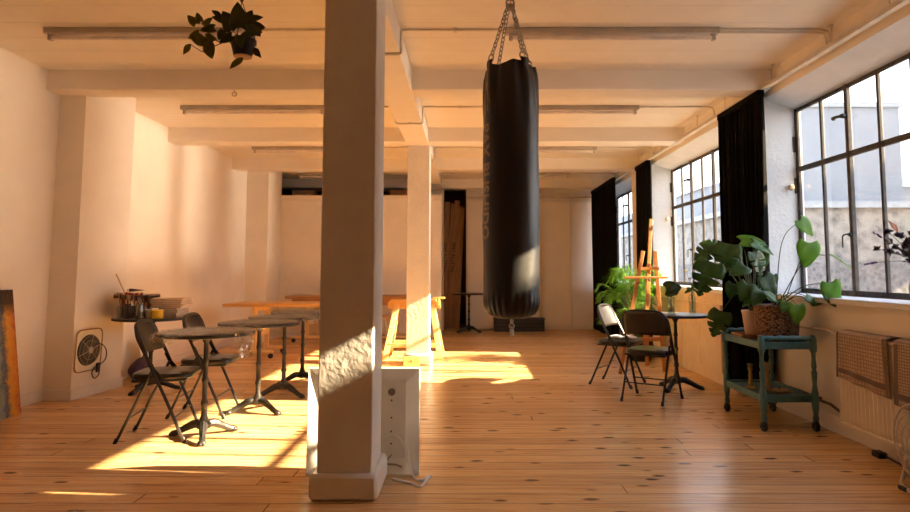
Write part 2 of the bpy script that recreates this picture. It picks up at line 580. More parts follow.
def obj(name, mb, m, parent=None, loc=None, bevel=0.0, solid=0.0, sub=0, smooth=40, kind=None, bseg=2):
    me = bpy.data.meshes.new(name)
    v, f = (mb.v, mb.f)
    me.from_pydata(v, [], f)
    bm = bmesh.new()
    bm.from_mesh(me)
    if solid == 0.0:
        bmesh.ops.recalc_face_normals(bm, faces=bm.faces)
    bm.to_mesh(me)
    bm.free()
    if smooth:
        for p in me.polygons:
            p.use_smooth = True
        me.set_sharp_from_angle(angle=R(smooth))
    ms = m if isinstance(m, (list, tuple)) else [m]
    for mm in ms:
        me.materials.append(mm)
    o = bpy.data.objects.new(name, me)
    C.objects.link(o)
    if loc is not None:
        o.location = loc
    if parent:
        o.parent = parent
    if bevel:
        md = o.modifiers.new('bevel', 'BEVEL')
        md.width = bevel
        md.segments = bseg
        md.limit_method = 'ANGLE'
    if solid:
        md = o.modifiers.new('solid', 'SOLIDIFY')
        md.thickness = solid
        md.offset = 0
    if sub:
        md = o.modifiers.new('sub', 'SUBSURF')
        md.levels = sub
        md.render_levels = sub
    if kind:
        o['kind'] = kind
    return o


def thing(name, label, cat, loc=(0, 0, 0), rz=0.0, group=None):
    o = bpy.data.objects.new(name, None)
    o.empty_display_size = 0.05
    C.objects.link(o)
    o.location = loc
    o.rotation_euler = (0, 0, rz)
    o['label'] = label
    o['category'] = cat
    if group:
        o['group'] = group
    return o


def tag(o, label, cat, group=None):
    o['label'] = label
    o['category'] = cat
    if group:
        o['group'] = group
    return o


def struct(name, mb, m, **kw):
    return obj(name, mb, m, kind='structure', **kw)


def dup(root, loc, rz, label, group=None, keep=None):
    r = root.copy()
    C.objects.link(r)
    r.location = loc
    r.rotation_euler = (0, 0, rz)
    r['label'] = label
    if group:
        r['group'] = group
    for ch in list(root.children):
        c = ch.copy()
        C.objects.link(c)
        c.parent = r
        for g in list(ch.children):
            d = g.copy()
            C.objects.link(d)
            d.parent = c
    return r


def arc(c, r, a0, a1, n, ax='xz'):
    out = []
    for i in range(n + 1):
        a = R(a0 + (a1 - a0) * i / n)
        p = [c[0], c[1], c[2]]
        i0, i1 = 'xyz'.index(ax[0]), 'xyz'.index(ax[1])
        p[i0] += r * math.cos(a)
        p[i1] += r * math.sin(a)
        out.append(tuple(p))
    return out


def smooth_path(pts, n=6):
    """Catmull-Rom through the points"""
    P = [Vector(p) for p in pts]
    P = [P[0] * 2 - P[1]] + P + [P[-1] * 2 - P[-2]]
    out = []
    for i in range(1, len(P) - 2):
        for k in range(n):
            t = k / n
            a, b, c, d = P[i - 1], P[i], P[i + 1], P[i + 2]
            out.append(0.5 * ((2 * b) + (c - a) * t + (2 * a - 5 * b + 4 * c - d) * t * t + (3 * b - a - 3 * c + d) * t ** 3))
    out.append(P[-2])
    return out


# ------------------------------------------------------------------ the room
XL, XR, YB, YF, ZC = -3.80, 2.70, 13.05, -3.0, 2.97
ZBEAM = 2.785
struct('floor', MB().box(-4.3, 3.2, YF - .2, 14.6, -0.12, 0), FLOOR, smooth=0)
struct('ceiling', MB().box(-4.3, 3.2, YF - .2, 14.6, ZC, ZC + 0.15), CEIL, smooth=0)
wl = MB()
wl.add([(-4.2, YF - .2, -.05), (-3.90, YF - .2, -.05), (-3.765, YF - .2, ZC + .05), (-4.2, YF - .2, ZC + .05), (-4.2, 5.98, -.05), (-3.90, 5.98, -.05), (-3.765, 5.98, ZC + .05), (-4.2, 5.98, ZC + .05)], [(0, 1, 2, 3), (7, 6, 5, 4), (1, 5, 6, 2), (0, 4, 5, 1), (2, 6, 7, 3), (0, 3, 7, 4)])
wl.box(-4.2, -3.77, 5.98, 14.6, -0.05, ZC + .05)
struct('wall_left', wl, PLASTER, smooth=0)
struct('wall_front', MB().box(-4.2, 3.1, YF - .2, YF, -0.05, ZC + .05), PLASTER, smooth=0)
# right wall with three tall window openings
WINS = [(3.03, 5.79), (6.56, 9.38), (10.55, 12.90)]
PANES = [7, 7, 5]
ZS, ZL, ZLO = 0.965, 2.745, 2.65
wr = MB()
wr.box(XR, 3.05, YF - .2, 14.6, -0.3, ZS)
wr.box(XR, 3.05, YF - .2, 14.6, ZL, ZC + .05)
yy = [YF - .2] + [e for w in WINS for e in w] + [14.6]
for a, b in zip(yy[0::2], yy[1::2]):
    wr.box(XR, 3.05, a, b, ZS, ZL)
for a, b in WINS:      # the lintel soffit drops a little towards the glass
    wr.add([(XR, a, ZL), (3.05, a, ZL), (3.05, a, ZLO), (XR, b, ZL), (3.05, b, ZL), (3.05, b, ZLO)], [(0, 2, 1), (3, 4, 5), (0, 1, 4, 3), (1, 2, 5, 4), (0, 3, 5, 2)])
wro = struct('wall_right', wr, [PLASTER, REVEAL], smooth=0)
for p in wro.data.polygons:
    c = p.center
    n = p.normal
    if (abs(n.y) > .5 and c.x > XR + .05) or (n.z < -.5 and c.z > 2.5):
        p.material_index = 1
# back wall to the right of the store niche
wb = MB()
wb.box(-0.06, 3.1, YB, YB + .15, -0.05, ZC + .05)
struct('wall_back', wb, PLASTER, smooth=0)
# store room behind the partition: its lack of light is put into dark wall colour
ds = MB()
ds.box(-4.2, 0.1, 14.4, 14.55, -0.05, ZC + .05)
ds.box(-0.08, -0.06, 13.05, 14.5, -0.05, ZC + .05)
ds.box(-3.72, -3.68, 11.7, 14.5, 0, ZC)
struct('wall_store', ds, SHADEWALL, smooth=0)
# low partition at the far left
pt = MB()
pt.box(-3.74, -0.50, 11.55, 11.65, 0, 2.46)
pt.box(-3.74, -0.50, 11.49, 11.70, 2.46, 2.535)
struct('wall_partition', pt, PLASTER, smooth=0)
struct('trim_1', MB().box(-3.70, -0.50, 11.53, 11.55, 0, 0.09), TRIMW)

# beams
for i, y in enumerate((3.30, 5.60, 7.91, 10.09, 12.40)):
    y0 = y
    struct('ceiling_beam', MB().box(-3.85, 2.70, y0, y0 + (0.32 if i == 0 else 0.26), ZBEAM + .005, ZC + .02), PLASTER, bevel=0.008)
struct('ceiling_beam', MB().box(-0.795, -0.512, YF, 13.05, ZBEAM, ZC + .02), PLASTER, bevel=0.006)
# pillars along the left wall
struct('pilaster', MB().add([(-3.98, 5.95, -.02), (-3.64, 5.95, -.02), (-3.545, 6.62, -.02), (-3.98, 6.62, -.02), (-3.98, 5.79, ZC + .01), (-3.525, 5.79, ZC + .01), (-3.47, 6.55, ZC + .01), (-3.98, 6.55, ZC + .01)],
       [(0, 1, 5, 4), (1, 2, 6, 5), (2, 3, 7, 6), (3, 0, 4, 7), (4, 5, 6, 7), (0, 3, 2, 1)]), PLASTER, smooth=0)
struct('pilaster', MB().box(-3.9, -3.40, 10.78, 11.55, -.02, ZC), PLASTER, smooth=0)
# columns
def column(y0, y1, plinth=True):
    struct('column', MB().box(-0.79, -0.505, y0, y1, 0, ZBEAM + .01), ROUGHPLASTER, bevel=0.006)
    if plinth:
        p = MB()
        p.box(-0.825, -0.47, y0 - .035, y1 + .035, 0, 0.135)
        struct('trim_column_base', p, TRIMW, bevel=0.018, bseg=1)


column(3.41, 3.76)
column(8.14, 8.44)
column(12.62, 12.9, False)
# baseboards
def prism_y(mb, xs, y0, y1):
    n = len(xs)
    vs = [(x, y0, z) for x, z in xs] + [(x, y1, z) for x, z in xs]
    fs = [tuple(range(n)), tuple(range(2 * n - 1, n - 1, -1))] + [(i, i + n, (i + 1) % n + n, (i + 1) % n) for i in range(n)]
    return mb.add(vs, fs)


struct('baseboard_right', MB().box(2.675, 2.70, YF, YB, 0, 0.125), TRIMW, bevel=0.006)
bl = MB().box(-3.92, -3.875, YF, 5.97, 0, 0.10)
bl.box(-3.77, -3.75, 6.62, 10.78, 0, 0.10)
struct('baseboard_left', bl, TRIMW, bevel=0.005)
pbm = MB().add([(-3.92, 5.925, 0), (-3.62, 5.925, 0), (-3.522, 6.625, 0), (-3.7, 6.625, 0), (-3.92, 5.925, .10), (-3.62, 5.925, .10), (-3.522, 6.625, .10), (-3.7, 6.625, .10)],
               [(0, 1, 5, 4), (1, 2, 6, 5), (2, 3, 7, 6), (3, 0, 4, 7), (4, 5, 6, 7), (0, 3, 2, 1)])
struct('trim_2', pbm, TRIMW, bevel=0.004)
struct('baseboard_back', MB().box(-0.06, 2.68, YB - .02, YB, 0, 0.08), TRIMW)

# ------------------------------------------------------------------ windows
XG = 3.0
for wi, ((y0, y1), npn) in enumerate(zip(WINS, PANES)):
    z0, z1, zt = ZS + .015, 2.655, 2.095
    fr = MB()
    t = 0.045
    d0, d1 = XG - .012, XG + .014
    fr.box(d0, d1, y0, y0 + t, z0, z1)
    fr.box(d0, d1, y1 - t, y1, z0, z1)
    fr.box(d0, d1, y0, y1, z0, z0 + t)
    fr.box(d0, d1, y0, y1, z1 - .032, z1)
    fr.box(d0 - .005, d1, y0, y1, zt - .022, zt + .022)
    ys = [y1 - t - (y1 - y0 - 2 * t) * k / npn for k in range(npn + 1)]
    for k in range(1, npn):
        w = 0.021 if k % 2 == 0 else 0.013
        fr.box(d0 - (.008 if k % 2 == 0 else 0), d1, ys[k] - w, ys[k] + w, z0, z1)
    wo = struct('window_%d' % (wi + 1), fr, WINFRAME, bevel=0.004)
    gl = MB().box(XG - .002, XG + .002, y0 + .01, y1 - .01, z0 + .01, z1 - .01)
    obj('pane', gl, GLASS, wo, smooth=0)
    sl = MB().box(2.655, 3.0, y0 + .005, y1 - .005, ZS - .03, ZS + .014)
    so = obj('window_sill', sl, REVEAL, wo, bevel=0.008)
    # hinges and latches
    for zz in (2.33, 1.95) if wi == 0 else (2.4, 1.9):
        obj('hinge', MB().tube([(d0 - .012, y1 - .005, zz - .07), (d0 - .012, y1 - .005, zz + .07)], 0.012, 8), WINFRAME, wo)
    yk = ys[2]
    la = MB().ball((d0 - .03, yk, 2.40), 0.03, 0.02, 0.02)
    la.tube([(d0 - .03, yk, 2.40), (d0 - .05, yk + .06, 2.405), (d0 - .05, yk + .10, 2.40)], [.012, .012, .018], 8)
    obj('latch', la, CASTER, wo)
    ha = MB().tube(smooth_path([(d0, yk, 1.46), (d0 - .03, yk, 1.465), (d0 - .04, yk + .055, 1.455), (d0 - .04, yk + .065, 1.42), (d0 - .04, yk + .065, 1.36)], 4), 0.006, 8)
    ha.ball((d0 - .015, yk, 1.46), 0.018)
    obj('handle', ha, CASTER, wo)

# knob fixed on the window reveals
for (y, x, z, lab) in ((5.775, 2.915, 1.93, 'small cream knob on the white reveal beside the nearest window'),
                       (9.365, 2.90, 1.93, 'small cream knob on the white reveal of the middle window behind the easel')):
    k = MB().lathe([(.012, 0), (.02, .004), (.028, .02), (.028, .035), (.02, .05), (0.001, .053)], M=Matrix.Translation((x, y, z)) @ Matrix.Rotation(R(90), 4, 'X'))
    tag(obj('tieback_peg', k, mat('cream_knob', (0.62, 0.47, 0.30), 0.4)), lab, 'peg')

# ------------------------------------------------------------------ outside
struct('courtyard_ground', MB().box(3.14, 30, -10, 60, -0.4, -0.3), PAVING, smooth=0)
b1 = thing('neighbouring_building', 'pale rendered building with rubble stone base seen through the nearest window', 'building', (6.9, 14.0, -0.3))
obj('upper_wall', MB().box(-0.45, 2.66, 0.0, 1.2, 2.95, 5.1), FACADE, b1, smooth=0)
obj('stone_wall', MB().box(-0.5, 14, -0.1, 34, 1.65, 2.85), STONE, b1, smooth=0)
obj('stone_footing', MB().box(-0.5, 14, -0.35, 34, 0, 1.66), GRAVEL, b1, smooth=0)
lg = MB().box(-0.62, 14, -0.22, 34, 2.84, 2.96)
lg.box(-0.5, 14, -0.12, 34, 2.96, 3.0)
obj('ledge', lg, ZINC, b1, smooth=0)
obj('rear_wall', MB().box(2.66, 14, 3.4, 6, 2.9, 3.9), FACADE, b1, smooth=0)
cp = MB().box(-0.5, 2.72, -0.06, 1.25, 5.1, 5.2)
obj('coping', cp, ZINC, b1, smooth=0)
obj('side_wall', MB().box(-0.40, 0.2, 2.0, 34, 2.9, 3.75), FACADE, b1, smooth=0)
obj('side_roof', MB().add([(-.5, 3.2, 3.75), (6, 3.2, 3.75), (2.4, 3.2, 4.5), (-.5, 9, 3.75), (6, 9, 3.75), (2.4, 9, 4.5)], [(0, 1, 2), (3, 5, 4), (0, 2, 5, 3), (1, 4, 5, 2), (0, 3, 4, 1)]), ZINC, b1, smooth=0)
BOUNCEWHITE = mat('bounce_white', (0.86, 0.87, 0.88), 0.9, var=0.03)  # pale so the unseen blocks bounce more light into the room
# unseen blocks added on the sun side, shaped to shade the windows
T_EL, K_AZ = 0.50, 0.085
b3 = thing('shade_blocks', 'unseen blocks added across the courtyard to keep low sun off the windows', 'building', (8.0, 0, -0.3))
obj('middle_shade_block', MB().box(0, 3, 2.0, 3.05, 0, 5.25), BOUNCEWHITE, b3, smooth=0)
obj('low_shade_block', MB().box(0, 3, 3.05, 5.4, 0, 4.76), BOUNCEWHITE, b3, smooth=0)
obj('raised_shade_block', MB().box(2.4, 5, 9.3, 13.9, 3.05, 9.5), BOUNCEWHITE, b3, smooth=0)  # added above ground to keep sun off the farthest window and the facade

# ------------------------------------------------------------------ ceiling services
ROWS = [4.62, 6.86, 9.16, 11.64]
ORD = ['first', 'second', 'third', 'last']


def batten(x0, x1, y, lab):
    t = thing('tube_light_fixture', lab, 'ceiling light', ((x0 + x1) / 2, y, ZC))
    L = (x1 - x0) / 2
    obj('housing', MB().box(-L, L, -.032, .032, -.045, 0), LAMPBODY, t, bevel=.006)
    obj('tube', MB().tube([(-L + .05, 0, -.072), (L - .05, 0, -.072)], .015, 10), TUBEGLASS, t)
    for s in (-1, 1):
        obj('end_socket', MB().box(s * (L - .04) - .014, s * (L - .04) + .014, -.018, .018, -.092, -.044), LAMPBODY, t, bevel=.004)


for i, y in enumerate(ROWS):
    batten(-3.14, -1.56, y, 'bare tube light in the %s ceiling bay from the front, left of the columns' % ORD[i])
    batten(.27, 1.85, y, 'bare tube light in the %s ceiling bay from the front, right of the columns' % ORD[i])
    c = MB()
    zz = ZC - .012
    c.tube(smooth_path([(.27, y, zz), (-.3, y, zz), (-.48, y, zz), (-.503, y, zz - .03), (-.503, y, ZBEAM + .03), (-.515, y, ZBEAM - .008), (-.60, y, ZBEAM - .01), (-.76, y, ZBEAM - .01), (-.80, y, ZBEAM + .02), (-.803, y, zz - .03), (-.83, y, zz), (-1.2, y, zz), (-1.56, y, zz)], 5), .009, 8)
    for xx in (-.1, -.64):
        c.box(xx - .012, xx + .012, y - .018, y + .018, (zz if xx > -.4 else ZBEAM) - .014, (zz if xx > -.4 else ZBEAM) + .014)
    tag(obj('electrical_conduit', c, PIPE), 'thin painted conduit wrapping the long beam between tube lights of the %s bay' % ORD[i], 'pipe')
    c = MB().tube(smooth_path([(1.85, y, zz), (2.3, y, zz), (2.6, y, zz), (2.665, y, zz - .03), (2.675, y, ZBEAM + .03)], 5), .009, 8)
    if i == 0:
        c.tube(smooth_path([(1.85, y + .045, zz), (2.3, y + .045, zz), (2.6, y + .045, zz), (2.665, y + .045, zz - .03), (2.675, y + .045, ZBEAM + .03)], 5), .009, 8)
    tag(obj('electrical_conduit', c, PIPE), 'thin painted conduit from the %s right tube light to the window wall' % ORD[i], 'pipe')
hk = MB().tube(arc((0, 0, -.035), .02, 0, 360, 14)[:-1], .004, 6, closed=True)
hk.tube([(0, 0, 0), (0, 0, -.015)], .004, 6)
ho = obj('ceiling_hook', hk, DARKSTEEL, loc=(-2.10, 5.62, ZBEAM + .005))
tag(ho, 'small ring hook under the first beam at left', 'hook')
# curtain rail with its drop rods
rail = thing('curtain_rail', 'long painted curtain rail running along the window wall', 'curtain rail', (2.645, 6.5, 2.815))
obj('rail', MB().box(-.018, .018, -5.5, 6.4, -.024, .024), PIPE, rail, bevel=.006)
obj('track', MB().box(-.045, -.02, -5.5, 6.4, -.03, -.01), PIPE, rail, bevel=.004)
for y in (3.9, 4.55, 5.45, 6.5, 7.3, 8.7, 9.7, 11.2, 12.3):
    hg = MB().tube([(0, y - 6.5, .02), (0, y - 6.5, ZC - 2.815)], .006, 6)
    hg.lathe([(.02, -.012), (.02, 0)], (0, y - 6.5, ZC - 2.815), 10)
    obj('hanger', hg, PIPE, rail)


def curtain(y0, y1, x, lab, z0=.04, z1=2.775, folds=9, lean=0.0):
    t = thing('curtain', lab, 'curtain', (x, (y0 + y1) / 2, 0))
    W = (y1 - y0)
    rnd = random.Random(int(y0 * 100))
    ph = [rnd.uniform(0, 6) for _ in range(4)]

    def fn(u, v):
        z = z0 + (z1 - z0) * v
        y = (u - .5) * W * (1.0 - .10 * math.sin(PI * min(1, v * 1.05)) * (1 - v)) + lean * (1 - v)
        xx = .040 * math.sin(2 * PI * folds * u + ph[0] + .5 * math.sin(3 * v + ph[1])) + .018 * math.sin(2 * PI * folds * 2.3 * u + ph[2] + v * 2)
        return (xx * (.55 + .45 * (1 - v)), y, z)
    obj('cloth', MB().grid(fn, folds * 14, 24), CURTAIN, t, solid=.004, smooth=180)
    tp = MB().box(-.03, .03, -W / 2, W / 2, z1 - .05, z1 + .01)
    obj('heading_tape', tp, CURTAIN, t, bevel=.006)
    return t


curtain(5.58, 6.52, 2.595, 'wide black curtain behind the teal trolley, nearest of the three')
curtain(9.22, 9.88, 2.61, 'narrow black curtain behind the easel, middle of the three', folds=6)
curtain(10.95, 12.90, 2.50, 'black curtain in the far right corner', folds=11)

# ------------------------------------------------------------------ folding chairs
def make_chair(label, loc, rz, lean=0):
    t = thing('folding_chair', label, 'chair', loc, rz, 'black folding chairs')
    W = .215
    # continuous arched tube: front foot - up - over the back - down
    def side(s):
        return [(.225, s * W, .0), (.13, s * W, .225), (.02, s * W, .46), (-.045, s * W, .60), (-.095, s * W, .70)]
    left = side(-1)
    top = []
    for i in range(9):
        a = PI * i / 8
        yy_ = -math.cos(a)
        k = .115
        y = (W - k) * (1 if yy_ > 0 else -1) + k * yy_ if abs(yy_) > 1e-6 else 0
        zz_ = .70 + .115 * math.sin(a)
        top.append((-.095 - .04 * math.sin(a), y, zz_))
    path = left + top[1:4] + [(-.137, -.06, .817), (-.137, .06, .817)] + top[5:8] + side(1)[::-1]
    obj('back_frame', MB().tube(smooth_path(path, 4), .0115, 8), BLACKMETAL, t)
    for s in (-1, 1):
        lg = MB().tube([(.0, s * (W - .028), .50), (-.03, s * (W - .028), .43), (-.225, s * (W - .028), .0)], .0105, 8)
        obj('leg', lg, BLACKMETAL, t)
        br_ = MB().bar((.0, s * (W - .014), .50), (.075, s * (W - .014), .415), .006, .028)
        br_.bar((-.03, s * (W - .014), .565), (.01, s * (W - .014), .485), .006, .026)
        obj('hinge_bracket', br_, BLACKMETAL, t)
        cp_ = MB().tube([(.232, s * W, -.0), (.218, s * W, .035)], .0145, 10)
        obj('foot_cap', cp_, CASTER, t)
        cp_ = MB().tube([(-.229, s * (W - .028), -.0), (-.213, s * (W - .028), .035)], .0135, 10)
        obj('foot_cap', cp_, CASTER, t)
    obj('stretcher', MB().tube([(-.15, -(W - .028), .165), (-.15, W - .028, .165)], .006, 8), BLACKMETAL, t)
    obj('stretcher', MB().tube([(.155, -W, .165), (.155, W, .165)], .006, 8), BLACKMETAL, t)
    # curved back panel
    def bk(u, v):
        y = (u * 2 - 1)
        z = .60 + .205 * v
        w = W - .008
        if v > .45:
            q = (v - .45) / .55
            w = W - .008 - .085 * (1 - math.sqrt(max(0, 1 - q * q * .98)))
        x = -.047 - (z - .60) * .44 - .030 * (1 - y * y)
        return (x, y * w, z)
    obj('backrest', MB().grid(bk, 12, 10), VINYL, t, solid=.022, bevel=.008, smooth=50)
    # seat pad
    def st(u, v):
        a = 2 * PI * u
        e = 4.5
        cx, cy = math.cos(a), math.sin(a)
        rx = (abs(cx) ** (2 / e)) * (1 if cx > 0 else -1)
        ry = (abs(cy) ** (2 / e)) * (1 if cy > 0 else -1)
        prof = [(.0, .425), (.95, .423), (1.0, .432), (1.0, .452), (.965, .463), (.6, .468), (0.0, .470)]
        f = v * (len(prof) - 1)
        i = min(int(f), len(prof) - 2)
        q = f - i
        r_ = prof[i][0] * (1 - q) + prof[i + 1][0] * q
        z = prof[i][1] * (1 - q) + prof[i + 1][1] * q
        return (.045 + .205 * rx * r_, (.196) * ry * r_, z - .012 * (rx * r_ < -.3) * 0)
    obj('seat', MB().grid(st, 40, 6, closed_u=True), VINYL, t, smooth=50)
    obj('seat_rail', MB().box(-.14, .22, -.188, .188, .408, .426), BLACKMETAL, t, bevel=.006)
    return t


def feet_pose(rn, rf, fn_, ff):
    """seat centre and yaw from the four feet on the photo: rear near/far, front near/far"""
    p = [atz(*q) for q in (rn, rf, fn_, ff)]
    c = sum(p, Vector()) / 4
    f = (p[2] + p[3] - p[0] - p[1])
    w = (p[1] - p[0]) + (p[3] - p[2])
    a1 = math.atan2(f.y, f.x)
    return c, a1


ch = make_chair('black folding chair at the front-most round table, nearest the wall fan', (-2.225, 4.70, 0), R(9))
dup(ch, (-2.20, 5.42, 0), R(4), 'black folding chair half hidden behind the front-most round table')
dup(ch, (1.665, 5.98, 0), R(54), 'black folding chair seen from behind, by the round table with vases')
c2 = dup(ch, (1.55, 6.82, 0), R(-33), 'black folding chair turned to the right, magazines on its seat, back lit by the window')

# magazines on the seat of the far right chair
mgz = thing('magazine', 'open white magazine lying on the seat of the far right folding chair', 'magazine', (1.60, 6.80, .472), R(-20))
for s in (-1, 1):
    def pg(u, v, s=s):
        return (s * u * .15, (v - .5) * .22, .006 + .022 * math.sin(PI * u * .9) * (1.2 - u))
    obj('page', MB().grid(pg, 8, 2), WHITEP, mgz, solid=.004)

# ------------------------------------------------------------------ bistro tables
def make_bistro(label, loc, rz, r=.33, h=.745, top=TOPSTONE, group='round bistro tables with cast iron feet'):
    t = thing('bistro_table', label, 'table', loc, rz, group)
    obj('tabletop', MB().lathe([(r - .012, h - .026), (r, h - .020), (r, h - .006), (r - .008, h), (0.001, h)], seg=48), top, t)
    st = MB().lathe([(a_ * .86 if z_ < h - .03 else a_, z_) for a_, z_ in [(.034, .10), (.036, .13), (.024, .16), (.022, .22), (.029, .235), (.029, .25), (.021, .265), (.020, .38), (.027, .392), (.027, .408), (.020, .42), (.019, .52), (.025, .53), (.025, .545), (.019, .56), (.019, .66), (.03, .68), (.045, h - .026)]], seg=16)
    obj('edge_band', MB().lathe([(r, h - .024), (r + .003, h - .022), (r + .003, h - .003), (r, h - .001)], seg=48, caps=False), CASTER, t)
    obj('stem', st, CASTIRON, t)
    obj('top_plate', MB().box(-.09, .09, -.02, .02, h - .034, h - .025).box(-.02, .02, -.09, .09, h - .034, h - .025), CASTIRON, t)
    hub = MB().lathe([(.022, .055), (.05, .07), (.055, .095), (.04, .115), (.034, .12)], seg=16)
    obj('hub', hub, CASTIRON, t)
    for k in range(3):
        a = 2 * PI * k / 3
        def P(d, z):
            return (d * math.cos(a), d * math.sin(a), z)
        ft = MB().tube(smooth_path([P(.02, .088), P(.07, .092), P(.13, .066), P(.19, .035), P(.225, .022)], 4), [.030] * 4 + [.030, .029, .028, .027, .025, .023, .022, .022, .022, .021, .021, .022, .023], 8)
        c = P(.232, .020)
        ft.ball(c, .030, .030, .020)
        for q in (-.5, .5):
            ft.ball((c[0] + .02 * math.cos(a + q), c[1] + .02 * math.sin(a + q), .014), .016, .016, .014)
        # scroll ribs
        ft.tube(smooth_path([P(.04, .118), P(.09, .110), P(.15, .075), P(.205, .045)], 4), .008, 6)
        obj('foot', ft, CASTIRON, t)
    return t


T = [(-1.885, 4.65), (-1.772, 5.47), (-1.755, 6.16), (-1.755, 6.84)]
b0 = make_bistro('film-covered round bistro table with cast iron feet, front-most of the left row', (*T[0], 0), R(50))
dup(b0, (*T[1], 0), R(90), 'film-covered round bistro table, second in the left row from the front')
dup(b0, (*T[2], 0), R(90), 'film-covered round bistro table, third in the left row from the front')
dup(b0, (*T[3], 0), R(90), 'film-covered round bistro table, last of the left row, beside the big column')
dup(b0, (2.075, 6.50, 0), R(-10), 'bare round bistro table with two glass vases, before the window panelling')
dup(b0, (0.0, 12.42, 0), R(-30), 'small round bistro table standing alone before the leaning planks')
st_ = dup(b0, (-3.15, 6.42, 0), R(20), 'round bistro table loaded with art supplies by the left wall')
st_.location.z = 0
st_.scale = (1.07, 1.07, .966)
ZT = .745
ZST = .745 * .966

# crumpled plastic film over the four left tables
def film(tx, ty, seed, label, flap):
    rnd = random.Random(seed)
    t = thing('plastic_film', label, 'plastic sheet', (tx, ty, ZT))
    off = Vector((seed * 3.1, seed * 1.7, 0))

    def fn(u, v):
        a = 2 * PI * u
        rr = .322 * v * (1 + .05 * mnoise.noise(Vector((math.cos(a) * 2, math.sin(a) * 2, seed))))
        x, y = rr * math.cos(a), rr * math.sin(a)
        p = Vector((x * 9, y * 9, 0)) + off
        z = .003 + .012 * abs(mnoise.noise(p)) + .010 * abs(mnoise.noise(p * 2.3)) + .004 * mnoise.noise(p * 5)
        if rr > .335:
            z -= (rr - .335) * (1.0 + 1.4 * abs(mnoise.noise(p * 1.5)))
        return (x, y, max(z, .003) if rr < .335 else z)
    obj('sheet', MB().grid(fn, 90, 26, closed_u=True), FILM, t, smooth=25)
    for a0, w, ln in flap:
        def fl(u, v):
            a = R(a0) + (u - .5) * w * (1 - .45 * v)
            rr = .334 + .012 * math.sin(u * 9 + seed) + .02 * v
            p = Vector((u * 5, v * 6, seed))
            return (rr * math.cos(a) + .03 * mnoise.noise(p * 1.7), rr * math.sin(a) + .03 * mnoise.noise(p * 1.9 + Vector((9, 0, 0))), .004 - ln * v * (1 - .35 * abs(mnoise.noise(p))))
        obj('hanging_flap', MB().grid(fl, 14, 10), FILM, t, smooth=20)


film(*T[0], 1, 'crumpled clear plastic film over the front-most left bistro table', [(-20, .55, .18), (-120, .9, .06), (-160, .5, .05)])
film(*T[1], 2, 'crumpled clear plastic film over the second left bistro table', [(-80, .7, .05)])
film(*T[2], 3, 'crumpled clear plastic film over the third left bistro table', [(-30, .7, .05)])
film(*T[3], 4, 'crumpled clear plastic film over the last left bistro table', [(-50, .6, .04)])

# ------------------------------------------------------------------ art supplies on the wall table
SX, SY = -3.15, 6.42


def sup(u, v=None, dy=0.0):
    """world x for a photo column at the depth of the supply table"""
    D = (SY + dy) * CP + (ZST - CAMH) * SP
    return (u - U0) * D / F


def brush(parent, x, y, z, ln, tilt, az, m, tipm):
    d = Vector((math.sin(tilt) * math.cos(az), math.sin(tilt) * math.sin(az), math.cos(tilt)))
    a = Vector((x, y, z))
    mb = MB().tube([a, a + d * ln * .75], [.003, .005], 6)
    o = obj('brush_handle', mb, m, parent)
    mb2 = MB().tube([a + d * ln * .75, a + d * ln * .85, a + d * ln], [.006, .009, .003], 6)
    obj('bristle', mb2, tipm, o)


JARL = ['jar of brushes at the left end of the supply table', 'dark jar of brushes second from the left on the supply table', 'glass jar of brushes in the middle of the supply table', 'tall jar of brushes beside the terracotta pot', 'short jar of brushes left of the white crumpled cup']
for i, (u, dy, r, h, nb) in enumerate(((121.0, -.14, .040, .12, 3), (127.5, -.21, .034, .14, 4), (134.5, -.16, .034, .12, 3), (139.5, -.24, .036, .14, 4), (143.8, -.13, .034, .12, 3))):
    x = sup(u, dy=dy)
    t = thing('brush_jar', JARL[i], 'jar', (x, SY + dy, ZST + .001), 0, 'brush jars on the supply table')
    obj('jar', MB().lathe([(r * .9, 0), (r, .008), (r, h * .8), (r * .85, h * .9), (r * .88, h), (r * .78, h), (r * .75, h * .88), (r * .9, h * .78), (r * .88, .012), (.001, .012)], seg=18, caps=True), JARGLASS if i != 1 else DARKTUBE, t)
    rnd = random.Random(i + 5)
    for b in range(nb):
        brush(t, rnd.uniform(-.012, .012), rnd.uniform(-.012, .012), .016, rnd.uniform(.17, .24), rnd.uniform(.08, .17), rnd.uniform(0, 6.3), [PALEPINE, DARKTUBE, WHITEP][b % 3], [DARKTUBE, CARD][b % 2])
cupx = sup(149, dy=-.16)
cu = MB().lathe([(.030, 0), (.036, .03), (.043, .085), (.040, .085), (.033, .03), (.001, .006)], seg=14)
for i, p in enumerate(cu.v):
    n_ = mnoise.noise(Vector(p) * 40) * .006
    cu.v[i] = (p[0] + n_, p[1] + n_, p[2] + n_ * .6 if p[2] > .01 else p[2])
tag(obj('paper_cup', cu, WHITEP, loc=(cupx, SY - .16, ZST + .001)), 'crumpled white cup beside the yellow pot on the supply table', 'cup')
yl = thing('yellow_pot', 'small bright yellow plastic pot before the stacked paper pads', 'pot', (sup(157.5, dy=-.20), SY - .20, ZST + .001))
obj('pot', MB().lathe([(.048, 0), (.052, .004), (.052, .064), (.001, .064)], seg=24), YELLOW, yl)
obj('lid', MB().lathe([(.055, .064), (.055, .078), (.05, .082), (.001, .082)], seg=24), YELLOW, yl)
